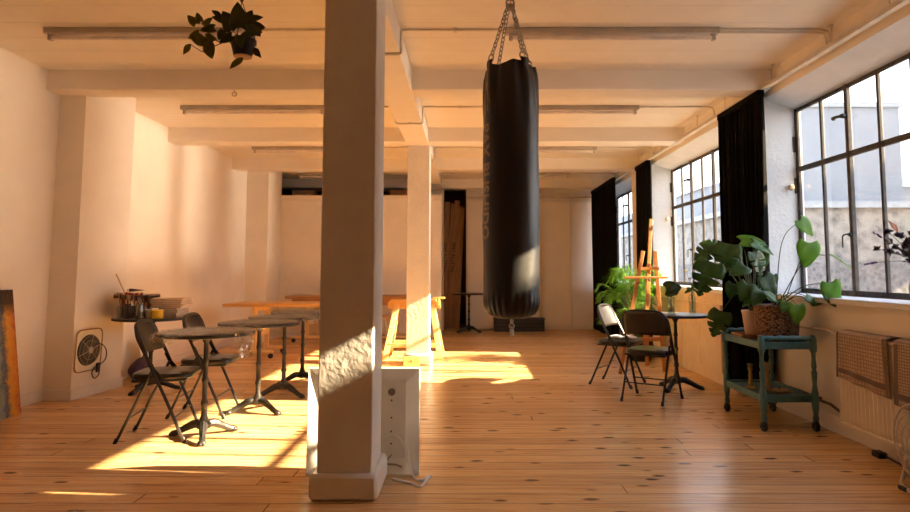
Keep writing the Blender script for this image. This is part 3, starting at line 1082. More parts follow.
for i, (u, dy) in enumerate(((126, .02), (137, .0), (147, -.02))):
    t = thing('terracotta_pot', ['terracotta pot at the left behind the brush jars', 'terracotta pot in the middle behind the brush jars', 'terracotta pot behind the white crumpled cup'][i], 'pot', (sup(u, dy=dy), SY + dy, ZST + .001), 0, 'terracotta pots on the supply table')
    obj('body', MB().lathe([(.036, 0), (.045, .145), (.039, .145), (.032, .01), (.001, .01)], seg=20), TERRA, t)
    obj('rim', MB().lathe([(.045, .145), (.048, .147), (.050, .187), (.044, .187), (.042, .15)], seg=20, caps=False), TERRA, t)
tr = thing('cardboard_tray', 'shallow cardboard tray of paint tubes atop the terracotta pots', 'tray', (sup(136.5), SY, ZST + .190))
tb = MB().box(-.17, .17, -.12, .12, 0, .022)
for a in ((-.17, .17, -.12, -.113), (-.17, .17, .113, .12), (-.17, -.163, -.12, .12), (.163, .17, -.12, .12)):
    tb.box(*a, 0, .035)
obj('tray', tb, CARD, tr)
for i, (dx, dyy, az, m, lab) in enumerate(((-.10, -.06, .15, CARD, 'brown paint tube at the left in the cardboard tray'), (-.02, -.05, .25, RED, 'red paint tube in the cardboard tray'), (.045, -.07, 1.3, WHITEP, 'white paint tube beside the red one in the tray'), (.085, -.07, 1.35, WHITEP, 'white paint tube in the middle of three in the tray'), (.125, -.07, 1.4, WHITEP, 'white paint tube at the right end of the tray'), (.02, -.055, .30, DARKTUBE, 'dark brown paint tube lying on top of the tray'))):
    z = ZST + .190 + (.078 if i == 5 else .042)
    t = thing('paint_tube', lab, 'paint tube', (tr.location.x + dx, SY + dyy, z), az, 'paint tubes in the cardboard tray')
    def tf(u, v):
        a = 2 * PI * u
        w = .020
        th = .018 * (1 - v * .9)
        return (-.065 + .13 * v, w * math.cos(a), th * math.sin(a))
    obj('tube', MB().grid(tf, 14, 8, closed_u=True), m, t)
    obj('cap', MB().tube([(-.066, 0, 0), (-.088, 0, 0)], .011, 10), WHITEP if m is not WHITEP else RED, t)
# long stick leaning from the pile
a, b = aty(124, 291, SY - .06), aty(116.2, 274, SY)
tag(obj('wooden_stick', MB().tube([a - (b - a) * .45, b], .006, 8), PALEPINE), 'long thin wooden stick leaning left out of the art supplies', 'stick')
# paper pads
x0 = sup(163, dy=.0)
PADL = ['bottom', 'second', 'third', 'fourth']
z = ZST + .001
for i in range(4):
    t = thing('paper_pad', 'grey paper pad behind the yellow pot, %s of the lower stack' % PADL[i].replace('fourth', 'topmost'), 'paper pad', (sup(171.5), SY + .05, z), R([2, -1, 3, 0][i]), 'grey pads of the lower stack')
    obj('pages', MB().box(-.088, .088, -.14, .14, .002, .020), PAPERG, t)
    obj('cover', MB().box(-.09, .09, -.142, .142, .0195, .022).box(-.09, .09, -.142, .142, 0, .0025), DARKTUBE if i == 3 else CARD, t)
    z += .0225
for i in range(5):
    t = thing('paper_pad', 'cream paper pad of the large upper stack by the left wall, %s from below' % ['lowest', 'second', 'third', 'fourth', 'topmost'][i].replace('topmost', 'highest'), 'paper pad', (sup(169.5) + [.0, .01, .0, -.01, -.006][i], SY + .04, z), R([-3, 1, -2, 2, 4][i]), 'cream pads of the upper stack')
    obj('pages', MB().box(-.155, .155, -.12, .12, .0018, .0172), PAPERC, t)
    obj('cover', MB().box(-.157, .157, -.122, .122, .017, .0188).box(-.157, .157, -.122, .122, 0, .0019), CARD, t)
    z += .019

# things on the floor below
pb = thing('purple_bag', 'dark purple cloth bag slumped on the floor by the left pillar', 'bag', (-3.53, 7.0, 0))
pv = MB().ball((0, 0, .125), .11, .16, .125, 18, 12)
pv.v = [(p[0] * (1.15 - p[2] * 1.6) + .02 * mnoise.noise(Vector(p) * 12), p[1] * (1.15 - p[2] * 1.2) + .02 * mnoise.noise(Vector(p) * 11 + Vector((5, 0, 0))), max(0.002, p[2] + .015 * mnoise.noise(Vector(p) * 14))) for p in pv.v]
obj('body', pv, PURPLE, pb)
obj('strap', MB().tube(smooth_path([(.02, -.05, .22), (.04, -.02, .29), (.03, .05, .28), (.0, .08, .21)], 4), .008, 6), DARKTUBE, pb)
pw = MB().grid(lambda u, v: (-.05 * v + .012 * math.sin(u * 5), (u - .5) * .30, .005 + (.44 - .10 * u) * v), 10, 8)
tag(obj('paper_sheet', pw, WHITEP, loc=(-3.60, 7.30, 0), solid=.006), 'white folded paper sheet propped on the left wall beside the purple bag', 'paper')
dbx = MB().grid(lambda u, v: ((u - .5) * .34, (v - .5) * .4, .03 + .05 * abs(mnoise.noise(Vector((u * 4, v * 4, 3)))) * math.sin(PI * u) * math.sin(PI * v) + .02 * math.sin(PI * v)), 16, 16)
tag(obj('dark_cloth', dbx, DARKTUBE, loc=(-3.30, 7.55, -.015), solid=.01), 'dark crumpled cloth on the floor behind the near left chair', 'cloth')

# ------------------------------------------------------------------ round fan plate in the wall pillar
ang = math.atan2(.09, .65)
fp = thing('wall_fan', 'round black ventilator fan on a cream plate low on the left pillar', 'fan', (-3.590, 6.11, .435), 0)
fp.location.x = -3.545 - .09 * (6.62 - 6.11) / .65
fp.location.x += .020
fp.rotation_euler = (0, math.atan2(.115, 2.97), -ang)
pl = MB()
n = 32
pts = []
for i in range(n):
    a = 2 * PI * i / n
    e = 7
    cx, cy = math.cos(a), math.sin(a)
    pts.append((.175 * abs(cx) ** (2 / e) * (1 if cx > 0 else -1), .20 * abs(cy) ** (2 / e) * (1 if cy > 0 else -1)))
pl.add([(0, y, z) for y, z in pts] + [(.012, y, z) for y, z in pts], [tuple(range(n)), tuple(range(2 * n - 1, n - 1, -1))] + [(i, (i + 1) % n, (i + 1) % n + n, i + n) for i in range(n)])
obj('plate', pl, CREAMPLATE, fp, bevel=.004)
obj('rim', MB().tube([(.014, p[0] * .97, p[1] * .97) for p in pts], .006, 6, closed=True), DARKPLANK, fp)
MX = Matrix.Rotation(R(90), 4, 'Y')
obj('disc', MB().lathe([(.145, .012), (.142, .020), (.10, .026), (.05, .030), (.001, .030)], seg=32, M=MX), FANBLACK, fp)
gr_ = MB()
for q in range(6):
    a = 2 * PI * q / 6 + .3
    gr_.tube([(.032, .03 * math.cos(a), .03 * math.sin(a)), (.026, .145 * math.cos(a), .145 * math.sin(a))], .0028, 5)
for rr_ in (.09, .135):
    gr_.tube([(.029, rr_ * math.cos(2 * PI * i / 28), rr_ * math.sin(2 * PI * i / 28)) for i in range(28)], .0016, 5, closed=True)
obj('grille', gr_, LAMPBODY, fp)
obj('hub', MB().lathe([(.034, .028), (.030, .040), (.001, .042)], seg=20, M=MX), LAMPBODY, fp)
for y, z in ((-.15, -.175), (.15, -.175), (-.15, .175), (.15, .175)):
    obj('screw', MB().ball((.014, y, z), .008, .008, .008, 8, 6), DARKSTEEL, fp)
obj('cable', MB().tube(smooth_path([(.03, .06, .05), (.05, .13, .04), (.05, .19, -.02), (.045, .20, -.10), (.04, .14, -.15), (.045, .05, -.17), (.05, .02, -.22), (.05, .06, -.27), (.045, .12, -.24), (.04, .12, -.18)], 5), .005, 6), CASTER, fp)
obj('plug', MB().box(.03, .055, .085, .125, -.22, -.13), CASTER, fp, bevel=.008)

# ------------------------------------------------------------------ leaning painting
PZ = 1.03
pa = thing('painting', 'abstract black, blue and yellow canvas leaning on the left wall', 'painting', (-3.70, 5.40, 0))
pa.rotation_euler = (0, math.atan2(-.125, 1.0), 0)
obj('canvas', MB().box(-.004, 0, -.9, 0, .0, PZ), painting_mat(), pa)
fr = MB()
fr.box(-.028, -.004, -.9, -.86, 0, PZ).box(-.028, -.004, -.04, 0, 0, PZ).box(-.028, -.004, -.9, 0, 0, .04).box(-.028, -.004, -.9, 0, PZ - .04, PZ)
obj('stretcher_frame', fr, DARKTUBE, pa)

# ------------------------------------------------------------------ wooden tables and trestle at the back
def trestle_table(name, lab, x0, x1, y0, y1, h, th, legsx, m_top, m_leg, apron=False):
    t = thing(name, lab, 'table', ((x0 + x1) / 2, (y0 + y1) / 2, 0))
    X, Y = (x1 - x0) / 2, (y1 - y0) / 2
    obj('tabletop', MB().box(-X, X, -Y, Y, h - th, h), m_top, t, bevel=.005)
    for lx in legsx:
        lx -= (x0 + x1) / 2
        g = MB()
        yy_ = Y * .72
        g.box(lx - .03, lx + .03, -yy_ - .022, -yy_ + .022, .09, h - th)
        g.box(lx - .03, lx + .03, yy_ - .022, yy_ + .022, .09, h - th)
        g.box(lx - .022, lx + .022, -yy_, yy_, .28, .36)
        lo = obj('leg_frame', g, m_leg, t, bevel=.004)
        obj('top_rail', MB().box(lx - .025, lx + .025, -yy_ - .04, yy_ + .04, h - th - .07, h - th), m_leg, t, bevel=.004)
        for s in (-1, 1):
            f = obj('foot_beam', MB().box(lx - .26, lx + .26, s * yy_ - .028, s * yy_ + .028, .07, .105), m_leg, t, bevel=.006)
            for q in (-1, 1):
                obj('caster', MB().lathe([(.016, -.012), (.034, -.012), (.036, 0), (.034, .012), (.016, .012)], seg=14, M=Matrix.Translation((lx + q * .23, s * yy_, .036)) @ Matrix.Rotation(R(90), 4, 'X')), CASTER, f)
    if apron:
        obj('apron', MB().box(-X + .1, X - .1, -Y + .06, -Y + .09, h - th - .10, h - th), m_top, t, bevel=.004)
    return t


ta = trestle_table('work_table', 'long orange pine work table on casters, nearer of the two at the back left', -3.30, -1.65, 8.62, 9.40, .735, .04, (-2.90,), PINE, PALEPINE)
ta2 = ta
obj('leg_frame', MB().box(.60, .66, -.30, -.256, .09, .695).box(.60, .66, .256, .30, .09, .695).box(.608, .652, -.28, .28, .28, .36), PALEPINE, ta)
trestle_table('work_bench', 'long brown workbench standing along the white partition at the back', -3.02, -.90, 10.55, 11.35, .76, .045, (-2.66, -1.25), wood('brown_bench', (0.42, 0.21, 0.085), (0.32, 0.15, 0.05)), PALEPINE, True)
it = thing('small_box', 'small dark box lying on the long brown workbench', 'box', (-2.30, 10.9, .761))
obj('body', MB().box(-.12, .12, -.09, .09, 0, .04), DARKTUBE, it, bevel=.004)
obj('lid', MB().box(-.125, .125, -.095, .095, .04, .055), DARKPLANK, it, bevel=.004)

tz = thing('sawhorse', 'pale wooden sawhorse trestle standing in the sun behind the second column', 'trestle', (-.75, 8.90, 0))
obj('top_beam', MB().box(-.36, .36, -.045, .045, .66, .755), PINE, tz, bevel=.005)
obj('top_plank', MB().box(-.33, .30, -.07, .07, .755, .785), PINE, tz, bevel=.005)
for sx in (-1, 1):
    for sy in (-1, 1):
        obj('leg', MB().bar((sx * .24, sy * .03, .72), (sx * .37, sy * .27, .0), .075, .032, (0, 1, 0)), PALEPINE, tz, bevel=.004)
for sy in (-1, 1):
    obj('stretcher', MB().box(-.34, .34, sy * .215 - .012, sy * .215 + .012, .15, .205), PALEPINE, tz, bevel=.003)
for sx in (-1, 1):
    obj('cross_brace', MB().bar((sx * .30, -.17, .34), (sx * .30, .17, .34), .05, .025), PALEPINE, tz, bevel=.003)
obj('clamp', MB().bar((.26, -.10, .80), (.42, -.10, .81), .03, .03).bar((.34, -.12, .70), (.34, -.10, .82), .03, .025), PINE, tz, bevel=.004)

sl = thing('stool', 'small round stool with metal legs between column and sawhorse', 'stool', (-1.33, 9.85, 0))
obj('seat', MB().lathe([(.15, .46), (.165, .467), (.165, .49), (.155, .50), (.001, .50)], seg=24), wood('stool_seat', (0.35, 0.2, 0.1), (0.25, 0.13, 0.06)), sl)
for k in range(4):
    a = PI / 4 + k * PI / 2
    obj('leg', MB().tube([(.05 * math.cos(a), .05 * math.sin(a), .46), (.10 * math.cos(a), .10 * math.sin(a), .3), (.19 * math.cos(a), .19 * math.sin(a), 0)], .010, 8), DARKSTEEL, sl)
obj('ring', MB().tube([(.13 * math.cos(2 * PI * i / 20), .13 * math.sin(2 * PI * i / 20), .20) for i in range(20)], .006, 6, closed=True), DARKSTEEL, sl)

wbk = thing('wooden_block', 'wooden block standing on the base of the second column', 'block', (-.715, 8.075, 0))
obj('body', MB().box(-.10, .10, -.025, .025, 0, .115), PALEPINE, wbk, bevel=.004)
obj('knot', MB().lathe([(.014, 0), (.012, .004), (.001, .004)], seg=12, M=Matrix.Translation((0.0, -.024, .06)) @ Matrix.Rotation(R(90), 4, 'X')), DARKPLANK, wbk)

# ------------------------------------------------------------------ store niche: leaning planks, low crate, sliding panel
PL = [(-.50, -.40, 2.62, .00, 'dark printed plank leaning at the left of the store niche', 1),
      (-.44, -.27, 2.60, .07, 'brown plank leaning second from the left in the store niche', 0),
      (-.37, -.19, 2.66, .03, 'brown plank leaning in the middle of the store niche', 1),
      (-.28, -.13, 2.55, .10, 'brown plank leaning second from the right in the store niche', 0),
      (-.20, -.10, 2.50, .05, 'short brown plank leaning at the right of the store niche', 0)]
for i, (xb, xt, h, dy, lab, wr_) in enumerate(PL):
    t = thing('leaning_plank', lab, 'plank', (xb - .05, 13.12 + dy * 1.5, 0), 0, 'old planks in the store niche')
    tiltx = math.atan2(xt - xb, h)
    t.rotation_euler = (R(-4.5), tiltx, 0)
    obj('board', MB().box(-.055, .055, -.014, .014, 0.005, h), DARKPLANK, t, bevel=.003)
    if wr_:
        fc = bpy.data.curves.new('txt', 'FONT')
        fc.body = 'PALETTE 2400'
        fc.size = .10
        fc.extrude = .0008
        tmp = bpy.data.objects.new('txt', fc)
        me = bpy.data.meshes.new_from_object(tmp)
        bpy.data.objects.remove(tmp)
        mb = MB()
        mb.add([(-v.co.y + .03, -.0155 - v.co.z, 1.15 + v.co.x) for v in me.vertices], [tuple(p.vertices) for p in me.polygons])
        obj('lettering', mb, STENCIL, t, smooth=0)
# the wide white sliding panel with its guide rail
pn = thing('sliding_panel', 'wide white sliding panel on the back wall behind the punching bag', 'panel', (.71, 12.99, 0))
obj('leaf', MB().box(-.74, .70, -.02, .02, .02, 2.60), PLASTER, pn, bevel=.003)
obj('edge_post', MB().box(.70, .75, -.05, .03, 0.0, 2.30), PALEPINE, pn, bevel=.003)
obj('handle', MB().tube([(.78, -.06, .98), (.73, -.06, .98), (.73, -.03, .98)], .007, 6), STEEL, pn)
gd = MB().tube([(-.05, 12.9, 2.66), (2.66, 12.9, 2.66)], .018, 8)
for x in (.25, 1.2, 2.1):
    gd.box(x - .012, x + .012, 12.9, 13.05, 2.645, 2.675)
tag(obj('guide_rail', gd, PIPE), 'painted horizontal pipe along the top of the back wall', 'pipe')
struct('trim_3', MB().box(2.06, 2.10, 13.02, 13.055, 0.08, 2.62).box(1.50, 2.70, 13.02, 13.055, 2.58, 2.64), TRIMW, bevel=.004)
cr = thing('recess_infill', 'low dark blue-grey crate standing in for the dark recess under the bag', 'infill', (.98, 12.72, 0))  # dark box set where a dark recess lies in the back wall
obj('body', MB().box(-.49, .49, -.16, .16, .0, .23), RECESSB, cr, bevel=.006)
obj('lid', MB().box(-.50, .50, -.17, .17, .23, .255), RECESSB, cr, bevel=.006)
for z in (.07, .14):
    obj('rib', MB().box(-.48, .48, -.172, -.158, z, z + .03), CASTER, cr, bevel=.003)
# dim things stored above the partition
for i, (x0_, x1_, m, lab) in enumerate(((-3.35, -2.95, CARD, 'pale cardboard box on the far left above the partition'), (-2.62, -2.36, DARKPLANK, 'brown box in the dark gap above the partition, beside the pale one'), (-1.50, -1.15, DARKPLANK, 'brown box in the dark gap above the partition, right of the big column'))):
    t = thing('stored_box', lab, 'box', ((x0_ + x1_) / 2, 12.2, 2.30))
    w = (x1_ - x0_) / 2
    obj('body', MB().box(-w, w, -.15, .15, 0, .36), m, t, bevel=.004)
    obj('lid', MB().box(-w - .01, w + .01, -.16, .16, .36, .40), m, t, bevel=.004)
shf = MB().box(-3.68, -.8, 11.95, 12.5, 2.26, 2.298)
for x in (-3.6, -2.2, -.9):
    shf.box(x - .03, x + .03, 12.40, 12.46, 0, 2.26)
    shf.box(x - .03, x + .03, 11.98, 12.04, 0, 2.26)
tag(obj('store_shelf', shf, DARKPLANK), 'dark storage shelf hidden behind the white partition', 'shelf')

# ------------------------------------------------------------------ punching bag
BX, BY = .2355, 3.56
BZ0, BZ1, BR = .920, 2.328, .1545
bag = thing('punching_bag', 'tall black leather punching bag hanging on chains from a ceiling beam', 'punching bag', (BX, BY, BZ0))
H = BZ1 - BZ0


def bagr(t, a):
    """radius at height t (0..1) and angle a"""
    if t < .07:
        q = t / .07
        r = BR * (.55 + .45 * math.sqrt(max(0, 1 - (1 - q) ** 2)))
    elif t > .80:
        q = (t - .80) / .20
        r = BR * (1.0 - .10 * q * q - .05 * max(0, q - .8) / .2)
    else:
        r = BR * (1.0 + .025 * math.sin(PI * (t - .07) / .73))
    if t > .72:
        q = (t - .72) / .28
        r += q * (.010 * math.sin(a * 7 + 1) + .006 * math.sin(a * 13 + t * 9))
    if .01 < t < .10:
        r += .004 * math.sin(a * 26) * (1 - (t - .05) ** 2 / .0025 * .8)
    r += .005 * mnoise.noise(Vector((math.cos(a) * 2, math.sin(a) * 2, t * 7)))
    return r


def bagf(u, v):
    a = 2 * PI * u
    r = bagr(v, a)
    z = H * v
    if v > .97:
        z += .012 * math.sin(a * 4 + .6)
    return (r * math.cos(a), r * math.sin(a), z)


bm_ = MB().grid(bagf, 120, 70, closed_u=True)
nU = 120
bm_.f.append(tuple(range(nU))[::-1])
bm_.f.append(tuple(70 * nU + k for k in range(nU)))
obj('bag_body', bm_, LEATHER, bag, smooth=60)
# side seam flap
sm = MB()
def seam(u, v):
    a = R(-128) + u * .03
    t = .76 + .22 * v
    r = bagr(t, a) + .004
    return (r * math.cos(a), r * math.sin(a), H * t)
obj('seam', MB().grid(seam, 2, 20), BLACKMETAL, bag, solid=.004)
# printed lettering down the left side, reading downwards
def wrap_text(body, size, a_mid, ztop, name, stretch=1.0):
    fc = bpy.data.curves.new('txt', 'FONT')
    fc.body = body
    fc.size = size
    fc.offset = .004
    fc.resolution_u = 3
    fc.space_character = 1.05
    tmp = bpy.data.objects.new('txt', fc)
    me = bpy.data.meshes.new_from_object(tmp)
    bpy.data.objects.remove(tmp)
    bm = bmesh.new()
    bm.from_mesh(me)
    bmesh.ops.triangulate(bm, faces=bm.faces)
    for _ in range(2):
        bmesh.ops.subdivide_edges(bm, edges=[e for e in bm.edges if e.calc_length() > .015], cuts=1)
    bmesh.ops.triangulate(bm, faces=bm.faces)
    mb = MB()
    vs = []
    for v in bm.verts:
        z = ztop - v.co.x * stretch
        arc_ = (v.co.y - size * .35)
        a = a_mid + arc_ / BR
        r = bagr(z / H, a) + .0018
        vs.append((r * math.cos(a), r * math.sin(a), z))
    bm.verts.index_update()
    mb.add(vs, [tuple(x.index for x in f.verts) for f in bm.faces])
    bm.free()
    return obj(name, mb, GOLDINK, bag, smooth=0)


wrap_text('PAX BUSHIDO', .112, R(-157), H - .335, 'lettering', .86)
em = MB()
for (a, t0, t1, w) in ((-166, .80, .885, .05), (-158, .79, .90, .04), (-149, .81, .93, .06), (-142, .80, .88, .035), (-154, .895, .93, .16)):
    def ef(u, v, a=a, t0=t0, t1=t1, w=w):
        t = t0 + (t1 - t0) * v
        aa = R(a) + (u - .5) * w * (1 + .4 * math.sin(v * 9 + a))
        r = bagr(t, aa) + .0018
        return (r * math.cos(aa), r * math.sin(aa), H * t)
    em.grid(ef, 2, 14)
obj('emblem', em, GOLDINK, bag, smooth=0)
# straps, chains, swivel
def chain_links(mb, a, b, ln=.034, r=.0034, w=.011):
    a, b = Vector(a), Vector(b)
    n = max(2, int((b - a).length / (ln * .74)))
    d = (b - a).normalized()
    x = d.orthogonal().normalized()
    y = d.cross(x)
    for i in range(n):
        c = a + (b - a) * ((i + .5) / n)
        s = x if i % 2 == 0 else y
        pts = []
        for k in range(10):
            t = 2 * PI * k / 10
            pts.append(c + d * (ln / 2 * math.sin(t) * (1 if True else 0)) + s * (w * math.cos(t)))
        mb.tube(pts, r, 5, closed=True)
    return mb


ztop = 2.70 - BZ0
for k, a in enumerate((R(-150), R(-60), R(30), R(120))):
    c, s = math.cos(a), math.sin(a)
    st = MB().grid(lambda u, v: ((BR * .86 + .004 + .004 * math.sin(PI * v)) * c - s * (u - .5) * .045, (BR * .86 + .004 + .004 * math.sin(PI * v)) * s + c * (u - .5) * .045, H - .03 + .055 * v), 2, 8)
    so = obj('strap', st, LEATHER, bag, solid=.007)
    obj('ring', MB().tube([(BR * .84 * c - s * .024 * math.cos(q), BR * .84 * s + c * .024 * math.cos(q), H + .035 + .024 * math.sin(q)) for q in [2 * PI * i / 14 for i in range(14)]], .0045, 6, closed=True), DARKSTEEL, so)
    obj('chain', chain_links(MB(), (BR * .80 * c, BR * .80 * s, H + .055), (.012 * c, .012 * s, ztop)), DARKSTEEL, bag)
sw = MB().tube(arc((0, 0, ztop + .01), .022, 0, 360, 14)[:-1], .006, 6, closed=True)
sw.lathe([(.012, ztop + .03), (.014, ztop + .045), (.008, ztop + .06)], seg=10)
sw.tube([(0, 0, ztop + .05), (0, 0, ZBEAM + .01 - BZ0)], .006, 6)
obj('swivel_hook', sw, DARKSTEEL, bag)
obj('carabiner', MB().tube([(.012 + .012 * math.cos(q), .0, ztop - .005 + .035 * math.sin(q)) for q in [2 * PI * i / 14 for i in range(14)]], .004, 6, closed=True), mat('copper_carabiner', (0.55, 0.22, 0.10), .35, .8), bag)
bt = MB().tube([(0, 0, .005), (0, 0, -.03)], .010, 8)
bt.tube(arc((0, 0, -.045), .014, 0, 360, 12)[:-1], .003, 6, closed=True)
obj('bottom_ring', bt, STEEL, bag)
obj('white_tag', MB().grid(lambda u, v: ((u - .5) * (.018 + .012 * v), .002 * math.sin(v * 4), -.045 - .05 * v), 2, 4), WHITEP, bag, solid=.002)

# ------------------------------------------------------------------ metal tray leaning behind the big column
mt = thing('metal_tray', 'white enamelled metal tray with flared rim leaning behind the big column', 'tray', (-.617, 3.815, 0))
mt.rotation_euler = (R(-1.5), 0, 0)
W2, HH, DP = .326, .605, .07
pans = MB()
b0x, b1x, b0z, b1z = -W2 + .085, W2 - .085, .075, HH - .085
outer = [(-W2, 0, 0), (W2, 0, 0), (W2, 0, HH), (-W2, 0, HH)]
inner = [(b0x, DP, b0z), (b1x, DP, b0z), (b1x, DP, b1z), (b0x, DP, b1z)]
pans.add(outer + inner, [(0, 1, 5, 4), (1, 2, 6, 5), (2, 3, 7, 6), (3, 0, 4, 7), (4, 5, 6, 7)])
obj('pan', pans, WHITEMETAL, mt, solid=.005, smooth=0)
rm = MB()
rm.tube([(-W2, 0, 0.006), (W2, 0, .006), (W2, 0, HH), (-W2, 0, HH)], .006, 6, closed=True)
obj('rim', rm, WHITEMETAL, mt)
MY = Matrix.Rotation(R(90), 4, 'X')
obj('bolt', MB().lathe([(.022, 0), (.022, .01), (.012, .012), (.010, .04), (.001, .04)], seg=12, M=Matrix.Translation((.155, DP, .46)) @ MY), DARKSTEEL, mt)
for z in (.41, .31, .23, .16):
    obj('rivet', MB().lathe([(.006, 0), (.005, .003), (.001, .003)], seg=8, M=Matrix.Translation((.155, DP - .001, z)) @ MY), DARKTUBE, mt)
obj('wire', MB().tube(smooth_path([(.16, DP - .02, .10), (.13, DP - .05, .06), (.19, DP - .06, .055), (.23, DP - .03, .03)], 4), .005, 6), DARKSTEEL, mt)
cb_ = [atz(375, 449, .28) * 0 + aty(376, 450, 3.80)] if False else []
cab = smooth_path([(-.50, 3.86, .19), (-.44, 3.86, .215), (-.375, 3.84, .16), (-.345, 3.79, .07), (-.31, 3.74, .006), (-.265, 3.70, .006), (-.225, 3.78, .006), (-.235, 3.72, .006), (-.265, 3.60, .006), (-.33, 3.66, .006), (-.43, 3.72, .006)], 6)
tag(obj('white_cable', MB().tube(cab, .007, 8), WHITECABLE), 'white cable looping on the floor beside the big column base', 'cable')

# ------------------------------------------------------------------ radiator cover panelling under the middle window
rc = thing('radiator_cover', 'pale plywood radiator panelling under the middle window', 'cabinet', (2.62, 7.94, 0))
for i in range(4):
    y0 = -1.24 + i * .62
    obj('door', MB().box(-.012, .01, y0 + .003, y0 + .617, .13, .80), PANELW, rc, bevel=.002)
obj('top_ledge', MB().box(-.02, .05, -1.24, 1.24, .80, .825), PANELW, rc, bevel=.004)
obj('upper_panel', MB().box(.045, .075, -1.24, 1.24, .825, .945), PANELW, rc)
obj('kickboard', MB().box(-.0, .04, -1.24, 1.24, 0.0, .13), PANELW, rc, bevel=.003)
obj('carcass', MB().box(.01, .05, -1.24, 1.24, .13, .80), PANELW, rc)

# ------------------------------------------------------------------ ribbed radiator with cloths
rd = thing('radiator', 'cream ribbed panel radiator under the nearest window', 'radiator', (2.60, 3.73, -.02))


def radf(u, v):
    y = -.80 + 1.60 * u
    ph = (y * 30) % 1.0
    x = -.022 * (0.5 + .5 * math.cos(2 * PI * y / .043))
    e = min(1, v / .05, (1 - v) / .05)
    return (x * max(0, min(1, e * 1.2)), y, .15 + .60 * v)


obj('panel', MB().grid(radf, 37 * 8, 24), RADW, rd, solid=.004, smooth=60)
obj('back_box', MB().box(.005, .075, -.80, .80, .15, .75), RADW, rd)
obj('top_cap', MB().box(-.026, .075, -.805, .805, .745, .765), RADW, rd, bevel=.005)
obj('bottom_rail', MB().box(-.026, .075, -.805, .805, .14, .16), RADW, rd, bevel=.004)
obj('side_cap', MB().box(-.026, .075, .795, .808, .15, .76), RADW, rd, bevel=.004)
for z, m in ((.20, mat('red_valve', (0.16, 0.03, 0.025), .4)), (.735, PIPE)):
    obj('valve', MB().tube([(.02, .80, z), (.02, .845, z)], .014, 8).tube([(.02, .845, z - .03), (.02, .845, z + .03)], .02, 10), m, rd)
for z, lab in ((.735, 'painted heating pipe running from the radiator valve behind the trolley'), (.20, 'dark low heating pipe running from the red radiator valve')):
    pp = MB().tube([(2.62, 4.58, z - .02), (2.66, 4.80, z), (2.66, 5.52, z)], .011, 8)
    for y in (5.0, 5.45):
        pp.box(2.65, 2.70, y - .01, y + .01, z - .016, z + .016)
    tag(obj('heating_pipe', pp, PIPE if z > .5 else mat('dark_pipe', (.10, .06, .045), .5)), lab, 'pipe')


def towel(y0, y1, zf, zb, label, m, seed):
    t = thing('checked_cloth', label, 'cloth', (2.60, (y0 + y1) / 2, -.02), 0)
    W = y1 - y0

    def fn(u, v):
        y = (u - .5) * W
        s = v * (zf + .14 + zb)
        wob = .006 * math.sin(u * 17 + seed) + .006 * mnoise.noise(Vector((u * 4, v * 3, seed)))
        if s < zf:
            x = -.040 + wob * (1 - s / zf) - .004
            z = .775 - zf + s
            z -= .05 * (1 - s / zf) * (u - .5) * -1.0
            y *= 1 + .05 * (1 - s / zf)
        elif s < zf + .14:
            q = (s - zf) / .14
            x = -.044 + .135 * q
            z = .778 + .012 * math.sin(PI * q)
        else:
            q = s - zf - .14
            x = .091
            z = .775 - q
        return (x, y, z)
    obj('cloth', MB().grid(fn, 30, 40), m, t, solid=.005, smooth=60)
    bd = MB()
    for uc, w in ((.04, .06), (.97, .05)):
        bd.grid(lambda u, v: (lambda p: (p[0] - .005, p[1], p[2]))(fn(uc + (u - .5) * w, v * .52)), 3, 24)
    bd.grid(lambda u, v: (lambda p: (p[0] - .005, p[1], p[2]))(fn(u, .06 + .05 * v)), 24, 2)
    obj('woven_band', bd, BAND, t, smooth=60)


towel(3.97, 4.50, .33, .2, 'brown checked cloth hung over the far end of the radiator', TOWEL1, 1)
towel(3.05, 3.90, .40, .2, 'grey-brown checked cloth hung over the near part of the radiator', TOWEL2, 2)

# plug and cable on the floor by the wall
pg_ = thing('power_plug', 'black plug with cable on the floor beneath the radiator', 'plug', (2.60, 4.16, 0))
obj('body', MB().box(-.03, .03, -.04, .04, 0, .04), CASTER, pg_, bevel=.01)
obj('cable', MB().tube(smooth_path([(.01, -.04, .02), (.02, -.2, .006), (.0, -.5, .006), (.03, -.8, .006)], 5), .006, 6), CASTER, pg_)

# floor fan at the frame's edge
ff = thing('floor_fan', 'pale metal floor fan on a tube stand at the right edge', 'fan', (2.425, 3.43, 0))
RX = Matrix.Rotation(R(-90), 4, 'Y')
cg = MB()
for rr_, xo in ((.20, 0), (.20, -.07), (.15, -.088), (.10, -.096), (.05, -.1)):
    cg.tube([(xo, rr_ * math.cos(2 * PI * i / 36), .275 + rr_ * math.sin(2 * PI * i / 36)) for i in range(36)], .006 if rr_ == .20 else .003, 6, closed=True)
for q in range(28):
    a = 2 * PI * q / 28
    cg.tube(smooth_path([(0, .20 * math.cos(a), .275 + .20 * math.sin(a)), (-.07, .20 * math.cos(a), .275 + .20 * math.sin(a)), (-.10, .04 * math.cos(a), .275 + .04 * math.sin(a))], 3), .002, 5)
obj('cage', cg, GREYMETAL, ff)
bl_ = MB()
for q in range(3):
    a0 = 2 * PI * q / 3
    bl_.grid(lambda u, v: (-.035 + .03 * (v - .5), (.03 + .14 * u) * math.cos(a0 + (v - .5) * (.5 + .7 * u)), .275 + (.03 + .14 * u) * math.sin(a0 + (v - .5) * (.5 + .7 * u))), 6, 6)
obj('blades', bl_, GREYMETAL, ff, solid=.003)
obj('motor', MB().lathe([(.045, -.06), (.055, -.03), (.055, .06), (.04, .09), (.001, .095)], seg=18, M=Matrix.Translation((0, 0, .275)) @ Matrix.Rotation(R(90), 4, 'Y')), GREYMETAL, ff)
